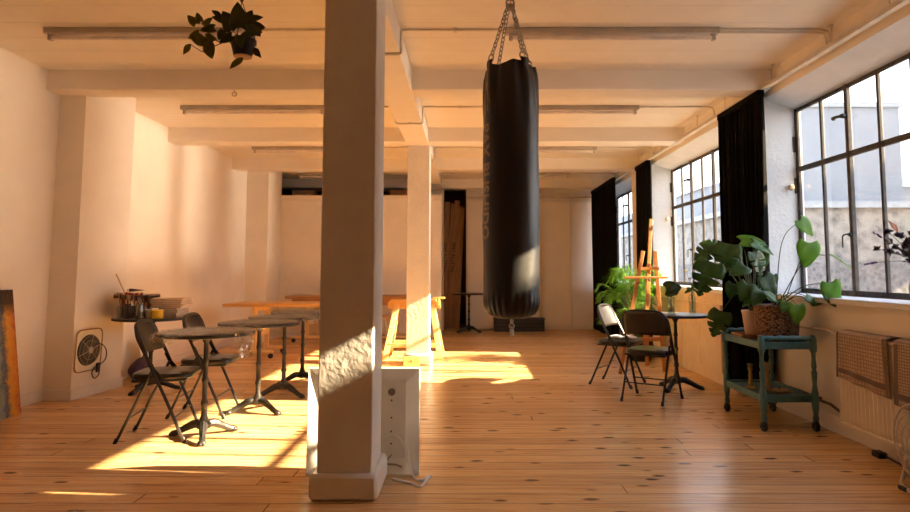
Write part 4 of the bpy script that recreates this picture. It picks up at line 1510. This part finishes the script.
obj('stand', MB().tube(smooth_path([(.02, .215, .275), (.02, .222, .20), (-.02, .20, .08), (-.07, .16, .022), (-.08, .08, .012), (-.08, -.08, .012), (-.07, -.16, .022), (-.02, -.20, .08), (.02, -.222, .20), (.02, -.215, .275)], 5), .011, 8), GREYMETAL, ff)
for s in (-1, 1):
    obj('foot_pad', MB().box(-.10, -.06, s * .12 - .03, s * .12 + .03, 0, .022), CASTER, ff, bevel=.006)
    obj('rear_leg', MB().tube([(-.03, s * .20, .08), (.06, s * .17, .008)], .009, 8), GREYMETAL, ff)

# ------------------------------------------------------------------ teal trolley
CX0, CX1, CY0, CY1 = 2.165, 2.548, 4.80, 5.47
tl = thing('serving_trolley', 'teal painted wooden trolley with turned posts and two shelves', 'trolley', ((CX0 + CX1) / 2, (CY0 + CY1) / 2, 0))
hx, hy = (CX1 - CX0) / 2, (CY1 - CY0) / 2
for sx in (-1, 1):
    for sy in (-1, 1):
        x, y = sx * hx, sy * hy
        pr = [(.019, .075), (.022, .10), (.017, .13), (.024, .17), (.026, .20), (.026, .275), (.020, .30), (.014, .34), (.019, .40), (.021, .43), (.013, .45), (.019, .47), (.014, .53), (.016, .57), (.024, .585), (.026, .60), (.026, .675), (.020, .685), (.018, .70), (.001, .705)]
        po = obj('post', MB().lathe(pr, (x, y, 0), 14), TEAL, tl)
        cs = MB().tube([(x, y, .08), (x, y, .06)], .012, 8)
        cs.bar((x - .016, y, .06), (x - .02, y + .01, .03), .006, .02)
        cs.bar((x + .016, y, .06), (x + .02, y + .01, .03), .006, .02)
        co = obj('caster', cs, CASTER, tl)
        obj('wheel', MB().lathe([(.01, -.014), (.034, -.014), (.038, -.006), (.038, .006), (.034, .014), (.01, .014)], seg=18, M=Matrix.Translation((x + .004, y + .012, .0385)) @ Matrix.Rotation(R(90), 4, 'Y')), CASTER, co)
for z, nm in ((.61, 'top_shelf'), (.225, 'lower_shelf')):
    s = MB().box(-hx + .01, hx - .01, -hy + .01, hy - .01, z + .008, z + .022)
    obj(nm, s, TEAL, tl)
    for sy in (-1, 1):
        obj('end_rail', MB().box(-hx, hx, sy * hy - .011, sy * hy + .011, z - .01, z + .042), TEAL, tl, bevel=.004)
    for sx in (-1, 1):
        obj('side_rail', MB().box(sx * hx - .011, sx * hx + .011, -hy, hy, z - .01, z + .04), TEAL, tl, bevel=.004)
tn = []
for k in range(29):
    q = k / 28
    tn.append((.010 + .008 * abs(math.sin(q * PI * 4)) + .004 * math.sin(q * PI), (q - .5) * 2 * hx))
obj('turned_rail', MB().lathe(tn, seg=12, M=Matrix.Translation((0, -hy, .680)) @ Matrix.Rotation(R(90), 4, 'Y')), TEAL, tl)
obj('turned_rail', MB().lathe(tn, seg=12, M=Matrix.Translation((0, hy, .680)) @ Matrix.Rotation(R(90), 4, 'Y')), TEAL, tl)
ZSH = .632
# tray under the pink pot
wt = thing('wooden_saucer_tray', 'reddish wooden tray at the far end of the trolley top', 'tray', (2.29, 5.29, ZSH + .001))
obj('base', MB().box(-.10, .16, -.10, .12, 0, .012), DARKPLANK, wt, bevel=.003)
obj('lip', MB().box(-.10, .16, -.10, -.09, .012, .035).box(-.10, .16, .11, .12, .012, .035).box(-.10, -.09, -.10, .12, .012, .035).box(.15, .16, -.10, .12, .012, .035), DARKPLANK, wt, bevel=.003)
# candlesticks on the lower shelf
for i, (x, y, h, lab) in enumerate(((2.25, 5.20, .19, 'turned wooden candlestick standing alone on the lower trolley shelf'), (2.32, 5.06, .22, 'taller turned candlestick behind the near trolley post'))):
    t = thing('candlestick', lab, 'candlestick', (x, y, .248), 0, 'candlesticks on the trolley')
    k = h / .2
    obj('shaft', MB().lathe([(.012, .02), (.022, .035 * k), (.012, .06 * k), (.016, .10 * k), (.012, .13 * k), (.02, .16 * k), (.014, .175 * k), (.022, .19 * k), (.022, .2 * k)], seg=14), wood('olive_wood', (.30, .2, .08), (.2, .12, .04)), t)
    obj('base', MB().lathe([(.045, 0), (.045, .008), (.03, .016), (.014, .024)], seg=18), wood('olive_wood', (.30, .2, .08), (.2, .12, .04)), t)
ds_ = thing('wooden_dish', 'flat wooden dish with nuts lying on the lower trolley shelf', 'dish', (2.38, 4.98, .248))
obj('dish', MB().lathe([(.05, 0), (.085, .012), (.09, .022), (.08, .018), (.05, .008), (.001, .008)], seg=22), wood('olive_wood', (.30, .2, .08), (.2, .12, .04)), ds_)
nb_ = MB()
for k in range(7):
    nb_.ball((.045 * math.cos(k * .9), .04 * math.sin(k * .9), .022), .016, .014, .012, 8, 6)
obj('nuts', nb_, CARD, ds_)

# ------------------------------------------------------------------ leaves
def leaf_mesh(L, W, kind='heart', cup=.25, droop=.35, seed=0):
    """leaf along +x from its stalk, normal +z"""
    mb = MB()
    nt_, ns_ = (40, 5) if kind == 'monstera' else (14, 4)
    rnd = random.Random(seed)

    def hw(t):
        if kind == 'heart':
            return W / 2 * (math.sin(PI * min(1, (t * .93 + .07)) ** .62) ** .8)
        if kind == 'monstera':
            base = W / 2 * math.sin(PI * min(1, (t * .93 + .07)) ** .60) ** .75
            if .26 < t < .90:
                ph = (t * 4.6 + .1 * seed) % 1.0
                if ph < .24:
                    base *= .40
            return base
        if kind == 'oval':
            return W / 2 * math.sin(PI * min(1, t * .97 + .03) ** .8)
        return W / 2 * math.sin(PI * t)
    vs, fs = [], []
    for i in range(nt_ + 1):
        t = i / nt_
        w = hw(t)
        for j in range(-ns_, ns_ + 1):
            q = j / ns_
            back = 0
            if kind in ('heart', 'monstera'):
                back = -.16 * L * (abs(q) ** 1.5) * (1 - t) ** 2 + (.10 * L * abs(q) if kind == 'monstera' else 0)
            x = L * t + back
            y = w * q
            z = -droop * L * t * t + cup * w * abs(q) - .18 * w * q * q + .02 * L * math.sin(t * 9 + q * 4 + seed)
            vs.append((x, y, z))
    m = 2 * ns_ + 1
    for i in range(nt_):
        for j in range(m - 1):
            fs.append((i * m + j, i * m + j + 1, (i + 1) * m + j + 1, (i + 1) * m + j))
    mb.add(vs, fs)
    return mb


def leaf_frame(base, tip_dir, normal):
    x = Vector(tip_dir).normalized()
    n = Vector(normal)
    z = (n - x * n.dot(x)).normalized()
    y = z.cross(x)
    return Matrix(((x.x, y.x, z.x, base[0]), (x.y, y.y, z.y, base[1]), (x.z, y.z, z.z, base[2]), (0, 0, 0, 1)))


def put_leaf(parent, base, tip_dir, normal, L, W, kind, m, seed=0, name='leaf', cup=.25, droop=.3):
    """base in world space; parent only translated"""
    b = Vector(base) - Vector(parent.location)
    mb = leaf_mesh(L, W, kind, cup, droop, seed)
    M = leaf_frame(b, tip_dir, normal)
    mb.v = [tuple(M @ Vector(p)) for p in mb.v]
    return obj(name, mb, m, parent, solid=0.0015, smooth=60)


def put_stem(parent, pts, r, m, name='stem'):
    o = Vector(parent.location)
    P = smooth_path([Vector(p) - o for p in pts], 5)
    n = len(P)
    return obj(name, MB().tube(P, [r * (1 - .5 * i / n) for i in range(n)], 6), m, parent)


def img_dir(deg, toward=0.0):
    """direction in the picture plane: 0 right, 90 up; toward >0 comes to the camera"""
    a = R(deg)
    return Vector((math.cos(a), -toward, math.sin(a)))


# ---- philodendron in the woven basket
bk = Vector((2.425, 5.085, ZSH + .002))
ph = thing('potted_philodendron', 'heart-leaved green plant in a brown woven basket on the trolley', 'potted plant', bk)
bprof = [(.135, 0), (.142, .01), (.155, .09), (.163, .20), (.168, .26), (.172, .268), (.168, .276), (.158, .276), (.154, .262), (.14, .05), (.001, .05)]
obj('basket', MB().lathe(bprof, seg=36), WICKER, ph)
obj('basket_rim', MB().tube([(.166 * math.cos(2 * PI * i / 36), .166 * math.sin(2 * PI * i / 36), .268) for i in range(36)], .010, 8, closed=True), WICKER, ph)
obj('soil', MB().lathe([(.156, .235), (.10, .248), (.001, .25)], seg=24), SOIL, ph)
bc = bk + Vector((.0, 0, .25))


PHL = [  # u, v of stalk end, depth, tip angle, toward, size, normal, mat
    (800, 220, 4.95, -50, .2, .155, (.3, -1, .3), LBRIGHT),
    (809, 243, 4.85, -100, .1, .19, (-.1, -1, .15), LBRIGHT),
    (832.5, 255, 4.75, -35, .3, .15, (.5, -.35, .9), LBRIGHT),
    (830, 283, 4.75, -80, .1, .17, (-.1, -1, .2), LBRIGHT),
    (828, 291, 4.78, -52, .3, .17, (-.35, -.4, .9), LMID),
    (797, 305, 4.88, -95, .15, .15, (0, -1, .25), LBRIGHT),
    (806, 296, 4.95, -40, .3, .10, (.2, -.7, .7), LMID),
    (775, 298, 4.95, 150, .3, .11, (.2, -.7, .7), LMID),
    (786, 302, 4.9, -120, .3, .09, (.0, -.7, .7), LMID),
    (812, 302, 4.95, 20, .3, .10, (.2, -.7, .7), LMID),
]
for i, (u, v, Y, ang_, tw, s, nr, m) in enumerate(PHL):
    e = aty(u, v, Y)
    start = bc + Vector((random.uniform(-.05, .05), random.uniform(-.05, .05), 0))
    mid = start.lerp(e, .5) + Vector((-.04 if i in (0,) else .02, 0, .07 + .10 * (i in (0, 2))))
    put_stem(ph, [start, mid, e], .0045, STEMG)
    put_leaf(ph, e, img_dir(ang_, tw), nr, s, s * .92, 'heart', m, i, cup=.15, droop=.15)

# ---- monstera in the pale pink pot
pk = Vector((2.335, 5.30, ZSH + .014))
mo = thing('potted_monstera', 'dark monstera with big split leaves in a pale pink pot on the trolley', 'potted plant', pk)
obj('pot', MB().lathe([(.062, 0), (.066, .004), (.088, .19), (.092, .192), (.092, .21), (.082, .21), (.078, .17), (.001, .17)], seg=28), PINKPOT, mo)
obj('soil', MB().lathe([(.079, .178), (.001, .19)], seg=20), SOIL, mo)
mc = pk + Vector((0, 0, .185))
MOL = [  # u, v stalk end, Y, tip angle, toward, size, kind, normal, mat
    (716, 246, 5.25, 205, .35, .21, 'monstera', (-.2, -.85, .6), LDARK),
    (729, 244, 5.15, 250, .35, .23, 'monstera', (-.2, -.9, .5), LDARK),
    (712, 262, 5.05, -115, .15, .26, 'monstera', (-.15, -1, .25), LDARK),
    (741, 241, 5.35, 5, .3, .19, 'heart', (.2, -.7, .8), LBRIGHT),
    (752, 242, 5.30, -25, .35, .19, 'heart', (.15, -.6, .8), LMID),
    (754, 252, 5.15, -75, .3, .19, 'monstera', (.3, -.8, .5), LDARK),
    (745, 266, 5.1, 200, .4, .16, 'heart', (-.1, -.8, .6), LDARK),
    (764, 277, 5.05, -60, .2, .17, 'heart', (.15, -1, .2), LDARK),
    (772, 275, 5.08, -95, .2, .12, 'heart', (.2, -1, .1), LDARK),
    (733, 284, 5.2, -110, .2, .12, 'heart', (-.1, -1, .3), LDARK),
    (722, 311, 5.2, -112, .1, .20, 'monstera', (-.2, -1, .2), LDARK),
    (748, 284, 5.05, 240, .3, .15, 'heart', (-.1, -.9, .4), LDARK),
    (760, 290, 5.0, -120, .3, .14, 'heart', (.1, -1, .3), LDARK),
    (757, 262, 5.3, 60, .3, .16, 'heart', (.2, -.8, .6), LMID),
    (738, 262, 5.3, 120, .2, .17, 'heart', (-.1, -.7, .7), LDARK),
    (765, 296, 5.05, -20, .3, .12, 'oval', (.1, -.9, .4), LMID),
    (752, 298, 5.05, 215, .3, .11, 'oval', (-.1, -.9, .4), LMID),
    (725, 250, 5.45, 160, .2, .20, 'monstera', (0, -.8, .7), LDARK),
]
for i, (u, v, Y, ang_, tw, s, kd, nr, m) in enumerate(MOL):
    e = aty(u, v, Y)
    start = mc + Vector((random.uniform(-.03, .03), random.uniform(-.03, .03), 0))
    mid = start.lerp(e, .55) + Vector((.02, 0, .05 + (.10 if i == 10 else .03)))
    put_stem(mo, [start, mid, e], .0055, STEMG)
    put_leaf(mo, e, img_dir(ang_, tw), nr, s, s * (.95 if kd != 'oval' else .45), kd, m, i + 20, cup=.2, droop=.22)

# ---- palm behind the easel
pc = Vector((2.26, 8.55, 0))
pm = thing('potted_palm', 'lush bright green palm standing behind the easel by the window', 'potted plant', pc)
obj('pot', MB().lathe([(.12, 0), (.13, .01), (.165, .28), (.175, .285), (.175, .31), (.16, .31), (.15, .27), (.001, .27)], seg=28), BLACKPOT, pm)
obj('soil', MB().lathe([(.153, .28), (.001, .29)], seg=20), SOIL, pm)
rnd = random.Random(4)
for k in range(62):
    az = rnd.uniform(0, 2 * PI)
    hgt = rnd.uniform(.30, 1.12)
    reach = rnd.uniform(.15, .50) * (1.0 if math.cos(az) < .1 else .45)
    p0 = Vector((rnd.uniform(-.06, .06), rnd.uniform(-.06, .06), .28))
    tip = Vector((math.cos(az) * reach, math.sin(az) * reach * 1.0, .28 + hgt * .88))
    mid = p0.lerp(tip, .55) + Vector((-math.cos(az) * .03, -math.sin(az) * .03, hgt * .16))
    path = smooth_path([p0, mid, tip, tip + Vector((math.cos(az) * .10, math.sin(az) * .10, -.06))], 8)
    fr = MB().tube(path, [.005 * (1 - .7 * i / len(path)) for i in range(len(path))], 5)
    n = len(path)
    for i in range(n // 3, n):
        d = (path[min(i + 1, n - 1)] - path[i - 1]).normalized()
        side = d.cross(Vector((0, 0, 1)))
        if side.length < .1:
            side = Vector((math.sin(az), -math.cos(az), 0))
        side.normalize()
        for s in (-1, 1):
            ln = .17 * math.sin(PI * min(1, .25 + (i - n / 3) / n * 1.0)) * rnd.uniform(.8, 1.15)
            dv = (side * s * .8 + d * .7 + Vector((0, 0, -.15 + rnd.uniform(-.2, .1)))).normalized()
            wv = dv.cross(Vector((0, 0, 1)))
            if wv.length < .05:
                wv = d
            wv = wv.normalized() * .0075
            b = path[i]
            fr.add([b, b + dv * ln * .45 + wv, b + dv * ln + Vector((0, 0, -.02)), b + dv * ln * .45 - wv], [(0, 1, 2, 3)])
    obj('frond', fr, LPALM, pm, solid=.0008, smooth=0)

# ---- hanging pothos
hp = aty(243, 48, 3.2)
hpz = thing('hanging_pothos', 'trailing pothos in a small dark pot hanging from the ceiling', 'hanging plant', hp)
obj('pot', MB().lathe([(.040, -.045), (.046, -.042), (.060, .02), (.066, .022), (.066, .042), (.058, .042), (.055, .02), (.001, .018)], seg=26), BLACKPOT, hpz)
obj('saucer', MB().lathe([(.030, -.052), (.044, -.049), (.046, -.044), (.001, -.045)], seg=24), CARD, hpz)
obj('soil', MB().lathe([(.055, .024), (.001, .032)], seg=16), SOIL, hpz)
top = aty(241.5, 1, 3.2)
topl = top - hp
cd = MB()
for k in range(3):
    a = 2 * PI * k / 3 + .4
    cd.tube([(.064 * math.cos(a), .064 * math.sin(a), .035), (topl.x * .9, 0, topl.z)], .0022, 5)
cd.tube([(topl.x * .9, 0, topl.z), (topl.x * .9, 0, ZC - hp.z)], .003, 5)
cd.ball((topl.x * .9, 0, topl.z + .005), .010, .010, .012, 8, 6)
obj('hanging_cord', cd, DARKTUBE, hpz)
POT = [  # u v of stalk end, Y, tip angle, size, kind, path point(s)
    (239, 27, 3.15, 95, .125, 'heart', LPOTHOS), (233, 28, 3.2, 120, .10, 'heart', LPOTHOS),
    (221, 16, 3.2, 150, .055, 'oval', LPOTHOS), (226, 20, 3.2, 165, .07, 'heart', LPOTHOS),
    (249, 19, 3.2, 5, .075, 'oval', LPOTHOS), (252, 27, 3.15, -5, .07, 'heart', LPOTHOS), (252, 26, 3.2, -50, .075, 'heart', LPOTHOS),
    (246, 30, 3.1, -10, .085, 'heart', LPOTHOS), (240, 35, 3.05, -80, .07, 'heart', LPOTHOS),
    (214, 28, 3.2, 190, .07, 'heart', LPOTHOS), (223, 30, 3.2, -110, .06, 'heart', LPOTHOS),
    (200, 22, 3.2, 110, .05, 'heart', LPOTHOSY), (196, 24, 3.2, 130, .06, 'heart', LPOTHOSY), (204, 25, 3.2, 40, .06, 'heart', LPOTHOSY),
    (199, 33, 3.2, -150, .06, 'heart', LPOTHOSY), (203, 42, 3.15, 150, .075, 'heart', LPOTHOSY), (205, 40, 3.2, -60, .07, 'heart', LPOTHOSY),
    (208, 45, 3.2, -70, .08, 'heart', LPOTHOSY), (190, 44, 3.2, -115, .065, 'oval', LPOTHOSY), (206, 38, 3.2, -10, .06, 'heart', LPOTHOSY),
    (253, 48, 3.2, -50, .07, 'oval', LPOTHOS), (243, 58, 3.1, -140, .085, 'oval', LPOTHOSY), (232, 36, 3.1, -150, .07, 'heart', LPOTHOS), (245, 24, 3.25, 60, .08, 'heart', LPOTHOS),
]
vines = [[(236, 38), (220, 42), (212, 36), (204, 26), (198, 21)], [(236, 39), (222, 43), (213, 47), (204, 52), (196, 48), (190, 44)], [(238, 40), (224, 36), (214, 29)], [(247, 42), (252, 34), (253, 27)], [(238, 45), (237, 55), (243, 59)]]
for vn in vines:
    put_stem(hpz, [aty(u, v, 3.2) for u, v in vn], .003, STEMB, 'vine')
for i, (u, v, Y, ang_, s, kd, m) in enumerate(POT):
    put_leaf(hpz, aty(u, v, Y), img_dir(ang_, .25), (random.uniform(-.3, .3), -1, random.uniform(-.1, .5)), s, s * (.85 if kd == 'heart' else .5), kd, m, i + 60, cup=.2, droop=.15)

# ---- vases on the right bistro table
tzr = ZT
def vase(loc, prof, label, water):
    t = thing('glass_vase', label, 'vase', loc)
    obj('glass', MB().lathe(prof, seg=24), VASEGLASS, t)
    return t


va = Vector(aty(671.5, 315, 6.47)); va.z = tzr + .001
t = vase(va, [(.034, 0), (.038, .005), (.036, .10), (.042, .17), (.040, .17), (.034, .10), (.034, .01), (.001, .01)], 'clear glass vase with one dark leaf, left on the round table', True)
obj('water', MB().lathe([(.033, .012), (.034, .08), (.001, .08)], seg=18), WATER, t)
put_stem(t, [va + Vector((0, 0, .015)), va + Vector((.0, 0, .15)), aty(673, 287, 6.45)], .004, STEMG)
put_leaf(t, aty(666, 289, 6.45), img_dir(10, .2), (0, -1, .4), .155, .17, 'heart', LDARK, 3, cup=.1, droop=.1)
put_leaf(t, aty(673, 293, 6.42), img_dir(70, .2), (.2, -1, .2), .10, .10, 'heart', LDARK, 4)
va = Vector(aty(692.5, 315, 6.45)); va.z = tzr + .001
t = vase(va, [(.032, 0), (.037, .006), (.036, .16), (.028, .20), (.024, .23), (.028, .245), (.025, .245), (.021, .225), (.032, .15), (.032, .012), (.001, .012)], 'clear glass bottle vase of wilting flowers, right on the round table', True)
obj('water', MB().lathe([(.031, .014), (.031, .13), (.001, .13)], seg=18), WATER, t)
rnd = random.Random(3)
for k, (u, v, m) in enumerate(((686, 271, YELLOW), (690, 279, PINKPETAL), (697, 274, LAVENDER), (684, 282, YELLOW), (695, 283, WHITEP))):
    e = aty(u, v, 6.44)
    put_stem(t, [va + Vector((0, 0, .02)), va + Vector((0, 0, .24)), e], .003, STEMG)
    fl = MB()
    o_ = e - va
    for q in range(8):
        a = 2 * PI * q / 8
        fl.add([o_, o_ + Vector((.012 * math.cos(a - .4), .012 * math.sin(a - .4), .008)), o_ + Vector((.024 * math.cos(a), .024 * math.sin(a), .014)), o_ + Vector((.012 * math.cos(a + .4), .012 * math.sin(a + .4), .008))], [(0, 1, 2, 3)])
    fl.ball(tuple(o_ + Vector((0, 0, .004))), .008, .008, .007, 8, 6)
    obj('flower', fl, m, t, solid=.001)
for k, (ang_, s) in enumerate(((200, .09), (160, .07), (-20, .08), (60, .07))):
    put_leaf(t, va + Vector((0, 0, .25)), img_dir(ang_, .3), (0, -.8, .6), s, s * .45, 'oval', LMID, k)

# ---- dried bouquet on the window sill at the right edge
vs_ = Vector((2.845, 4.07, ZS + .016))
dbq = thing('dried_bouquet', 'dark dried flower bouquet in a vase on the near window sill', 'bouquet', vs_)
obj('vase', MB().lathe([(.035, 0), (.045, .01), (.055, .08), (.04, .17), (.03, .20), (.036, .22), (.032, .22), (.026, .20), (.045, .08), (.03, .012), (.001, .012)], seg=22), mat('mustard_glaze', (.34, .26, .06), .35), dbq)
rnd = random.Random(9)
neck = Vector((0, 0, .21))
for k in range(42):
    a = rnd.uniform(0, 2 * PI)
    el = rnd.uniform(-.25, 1.0)
    rr_ = rnd.uniform(.10, .235)
    d = Vector((math.cos(a) * math.cos(el), math.sin(a) * math.cos(el), math.sin(el)))
    if d.x > .3:
        d.x *= .4
    e = neck + Vector((0, 0, .08)) + d * rr_
    path = smooth_path([neck, neck + Vector((0, 0, .06)) + d * rr_ * .3, e], 4)
    obj('stem', MB().tube(path, .0022, 5), STEMB, dbq)
    fl = MB()
    if k % 6 == 0:
        for q in range(7):
            fl.ball(tuple(e + d * .012 * q + Vector((rnd.uniform(-.006, .006), rnd.uniform(-.006, .006), 0))), .009 * (1 - q * .09), .009 * (1 - q * .09), .008, 7, 5)
        obj('flower', fl, LAVENDER, dbq)
    elif k % 6 == 1:
        for q in range(6):
            aa = 2 * PI * q / 6
            o1 = d.orthogonal().normalized()
            o2 = d.cross(o1)
            w = (o1 * math.cos(aa) + o2 * math.sin(aa))
            fl.add([e, e + d * .02 + w * .016 + o1 * .006, e + d * .04 + w * .024, e + d * .02 + w * .016 - o1 * .006], [(0, 1, 2, 3)])
        obj('flower', fl, PINKPETAL if k in (7, 19) else DRIEDP, dbq, solid=.001)
    else:
        for q in range(28):
            w = Vector((rnd.uniform(-1, 1), rnd.uniform(-1, 1), rnd.uniform(-1, 1))).normalized()
            s_ = rnd.uniform(.018, .036)
            o1 = w.orthogonal().normalized() * s_ * .35
            fl.add([e, e + w * s_ * .5 + o1, e + w * s_, e + w * s_ * .5 - o1], [(0, 1, 2, 3)])
        fl.ball(tuple(e), .016, .016, .014, 8, 6)
        obj('flower', fl, [DRIEDP, DRIEDB, DRIEDP][k % 3], dbq, solid=.001)
put_leaf(dbq, aty(898, 232, 4.0), img_dir(120, .1), (.2, -1, .1), .085, .035, 'oval', mat('dry_rust_leaf', (.35, .13, .07), .6), 2)

# ------------------------------------------------------------------ easel
ea = thing('easel', 'orange beech studio easel standing by the windows behind the round table', 'easel', (2.03, 7.45, 0), 0)
def ep(u, v, Y):
    return aty(u, v, Y) - Vector(ea.location)
def epz(u, v):
    p = atz(u, v)
    return p - Vector(ea.location)
lf = epz(620, 374); rf = epz(664.5, 372)
lt, rt = ep(643, 251, 7.50), ep(655, 251, 7.50)
obj('front_leg', MB().bar(lt, (lf.x, lf.y, .0), .042, .024, (0, 1, 0)), EASELW, ea, bevel=.003)
obj('front_leg', MB().bar(rt, (rf.x, rf.y, .0), .042, .024, (0, 1, 0)), EASELW, ea, bevel=.003)
obj('mast', MB().bar(ep(651, 219, 7.62), ep(645, 345, 7.40), .040, .026, (0, 1, 0)), EASELW, ea, bevel=.003)
rl0 = ep(649, 262, 7.56)
obj('rear_leg', MB().bar(rl0, (rl0.x + .10, rl0.y + .55, 0), .04, .024, (0, 1, 0)), EASELW, ea, bevel=.003)
obj('canvas_shelf', MB().bar(ep(624.5, 277.5, 7.38), ep(667.5, 277.5, 7.38), .05, .026), EASELW, ea, bevel=.003)
obj('upper_crossbar', MB().bar(ep(640, 268.5, 7.46), ep(659, 268.5, 7.46), .022, .034), EASELW, ea, bevel=.003)
obj('lower_crossbar', MB().bar(ep(628, 340, 7.36), ep(663, 339, 7.36), .022, .045), EASELW, ea, bevel=.003)
obj('knob', MB().lathe([(.016, 0), (.018, .02), (.001, .024)], seg=10, M=Matrix.Translation(ep(649, 280, 7.33)) @ Matrix.Rotation(R(90), 4, 'X')), DARKSTEEL, ea)

# ------------------------------------------------------------------ light
def sun(name, d, energy, col, angle):
    l = bpy.data.lights.new(name, 'SUN')
    l.energy = energy
    l.color = col
    l.angle = R(angle)
    o = bpy.data.objects.new(name, l)
    o.rotation_euler = Vector(d).to_track_quat('-Z', 'Y').to_euler()
    o.location = (9, 2, 6)
    C.objects.link(o)


sun('low_sun', (-1, K_AZ, -T_EL), 30.0, (1.0, 0.74, 0.43), 0.6)
# sunlight thrown back by the glazing across the yard
sun('yard_reflection', (-1, -0.03, 0.10), 4.3, (1.0, 0.77, 0.54), 11)

w = bpy.data.worlds.new('sky')
sc.world = w
w.use_nodes = True
nt = w.node_tree
bg = nt.nodes['Background']
tc = N(nt, 'ShaderNodeTexCoord')
sx = N(nt, 'ShaderNodeSeparateXYZ')
nt.links.new(tc.outputs['Generated'], sx.inputs[0])
rp = ramp(nt, sx.outputs['Z'], [(0.0, (0.98, 0.97, 0.96)), (0.35, (0.84, 0.91, 1.0)), (1.0, (0.45, 0.65, 1.0))])
nt.links.new(rp.outputs['Color'], bg.inputs['Color'])
bg.inputs['Strength'].default_value = 2.3

sc.cycles.use_denoising = True
sc.cycles.max_bounces = 10
sc.cycles.diffuse_bounces = 6
sc.cycles.transparent_max_bounces = 24
sc.cycles.sample_clamp_indirect = 8.0
sc.cycles.caustics_reflective = False
sc.cycles.caustics_refractive = False
sc.view_settings.view_transform = 'Standard'
sc.view_settings.look = 'None'
sc.view_settings.gamma = 1.0
sc.view_settings.use_curve_mapping = False
sc.view_settings.exposure = 1.0
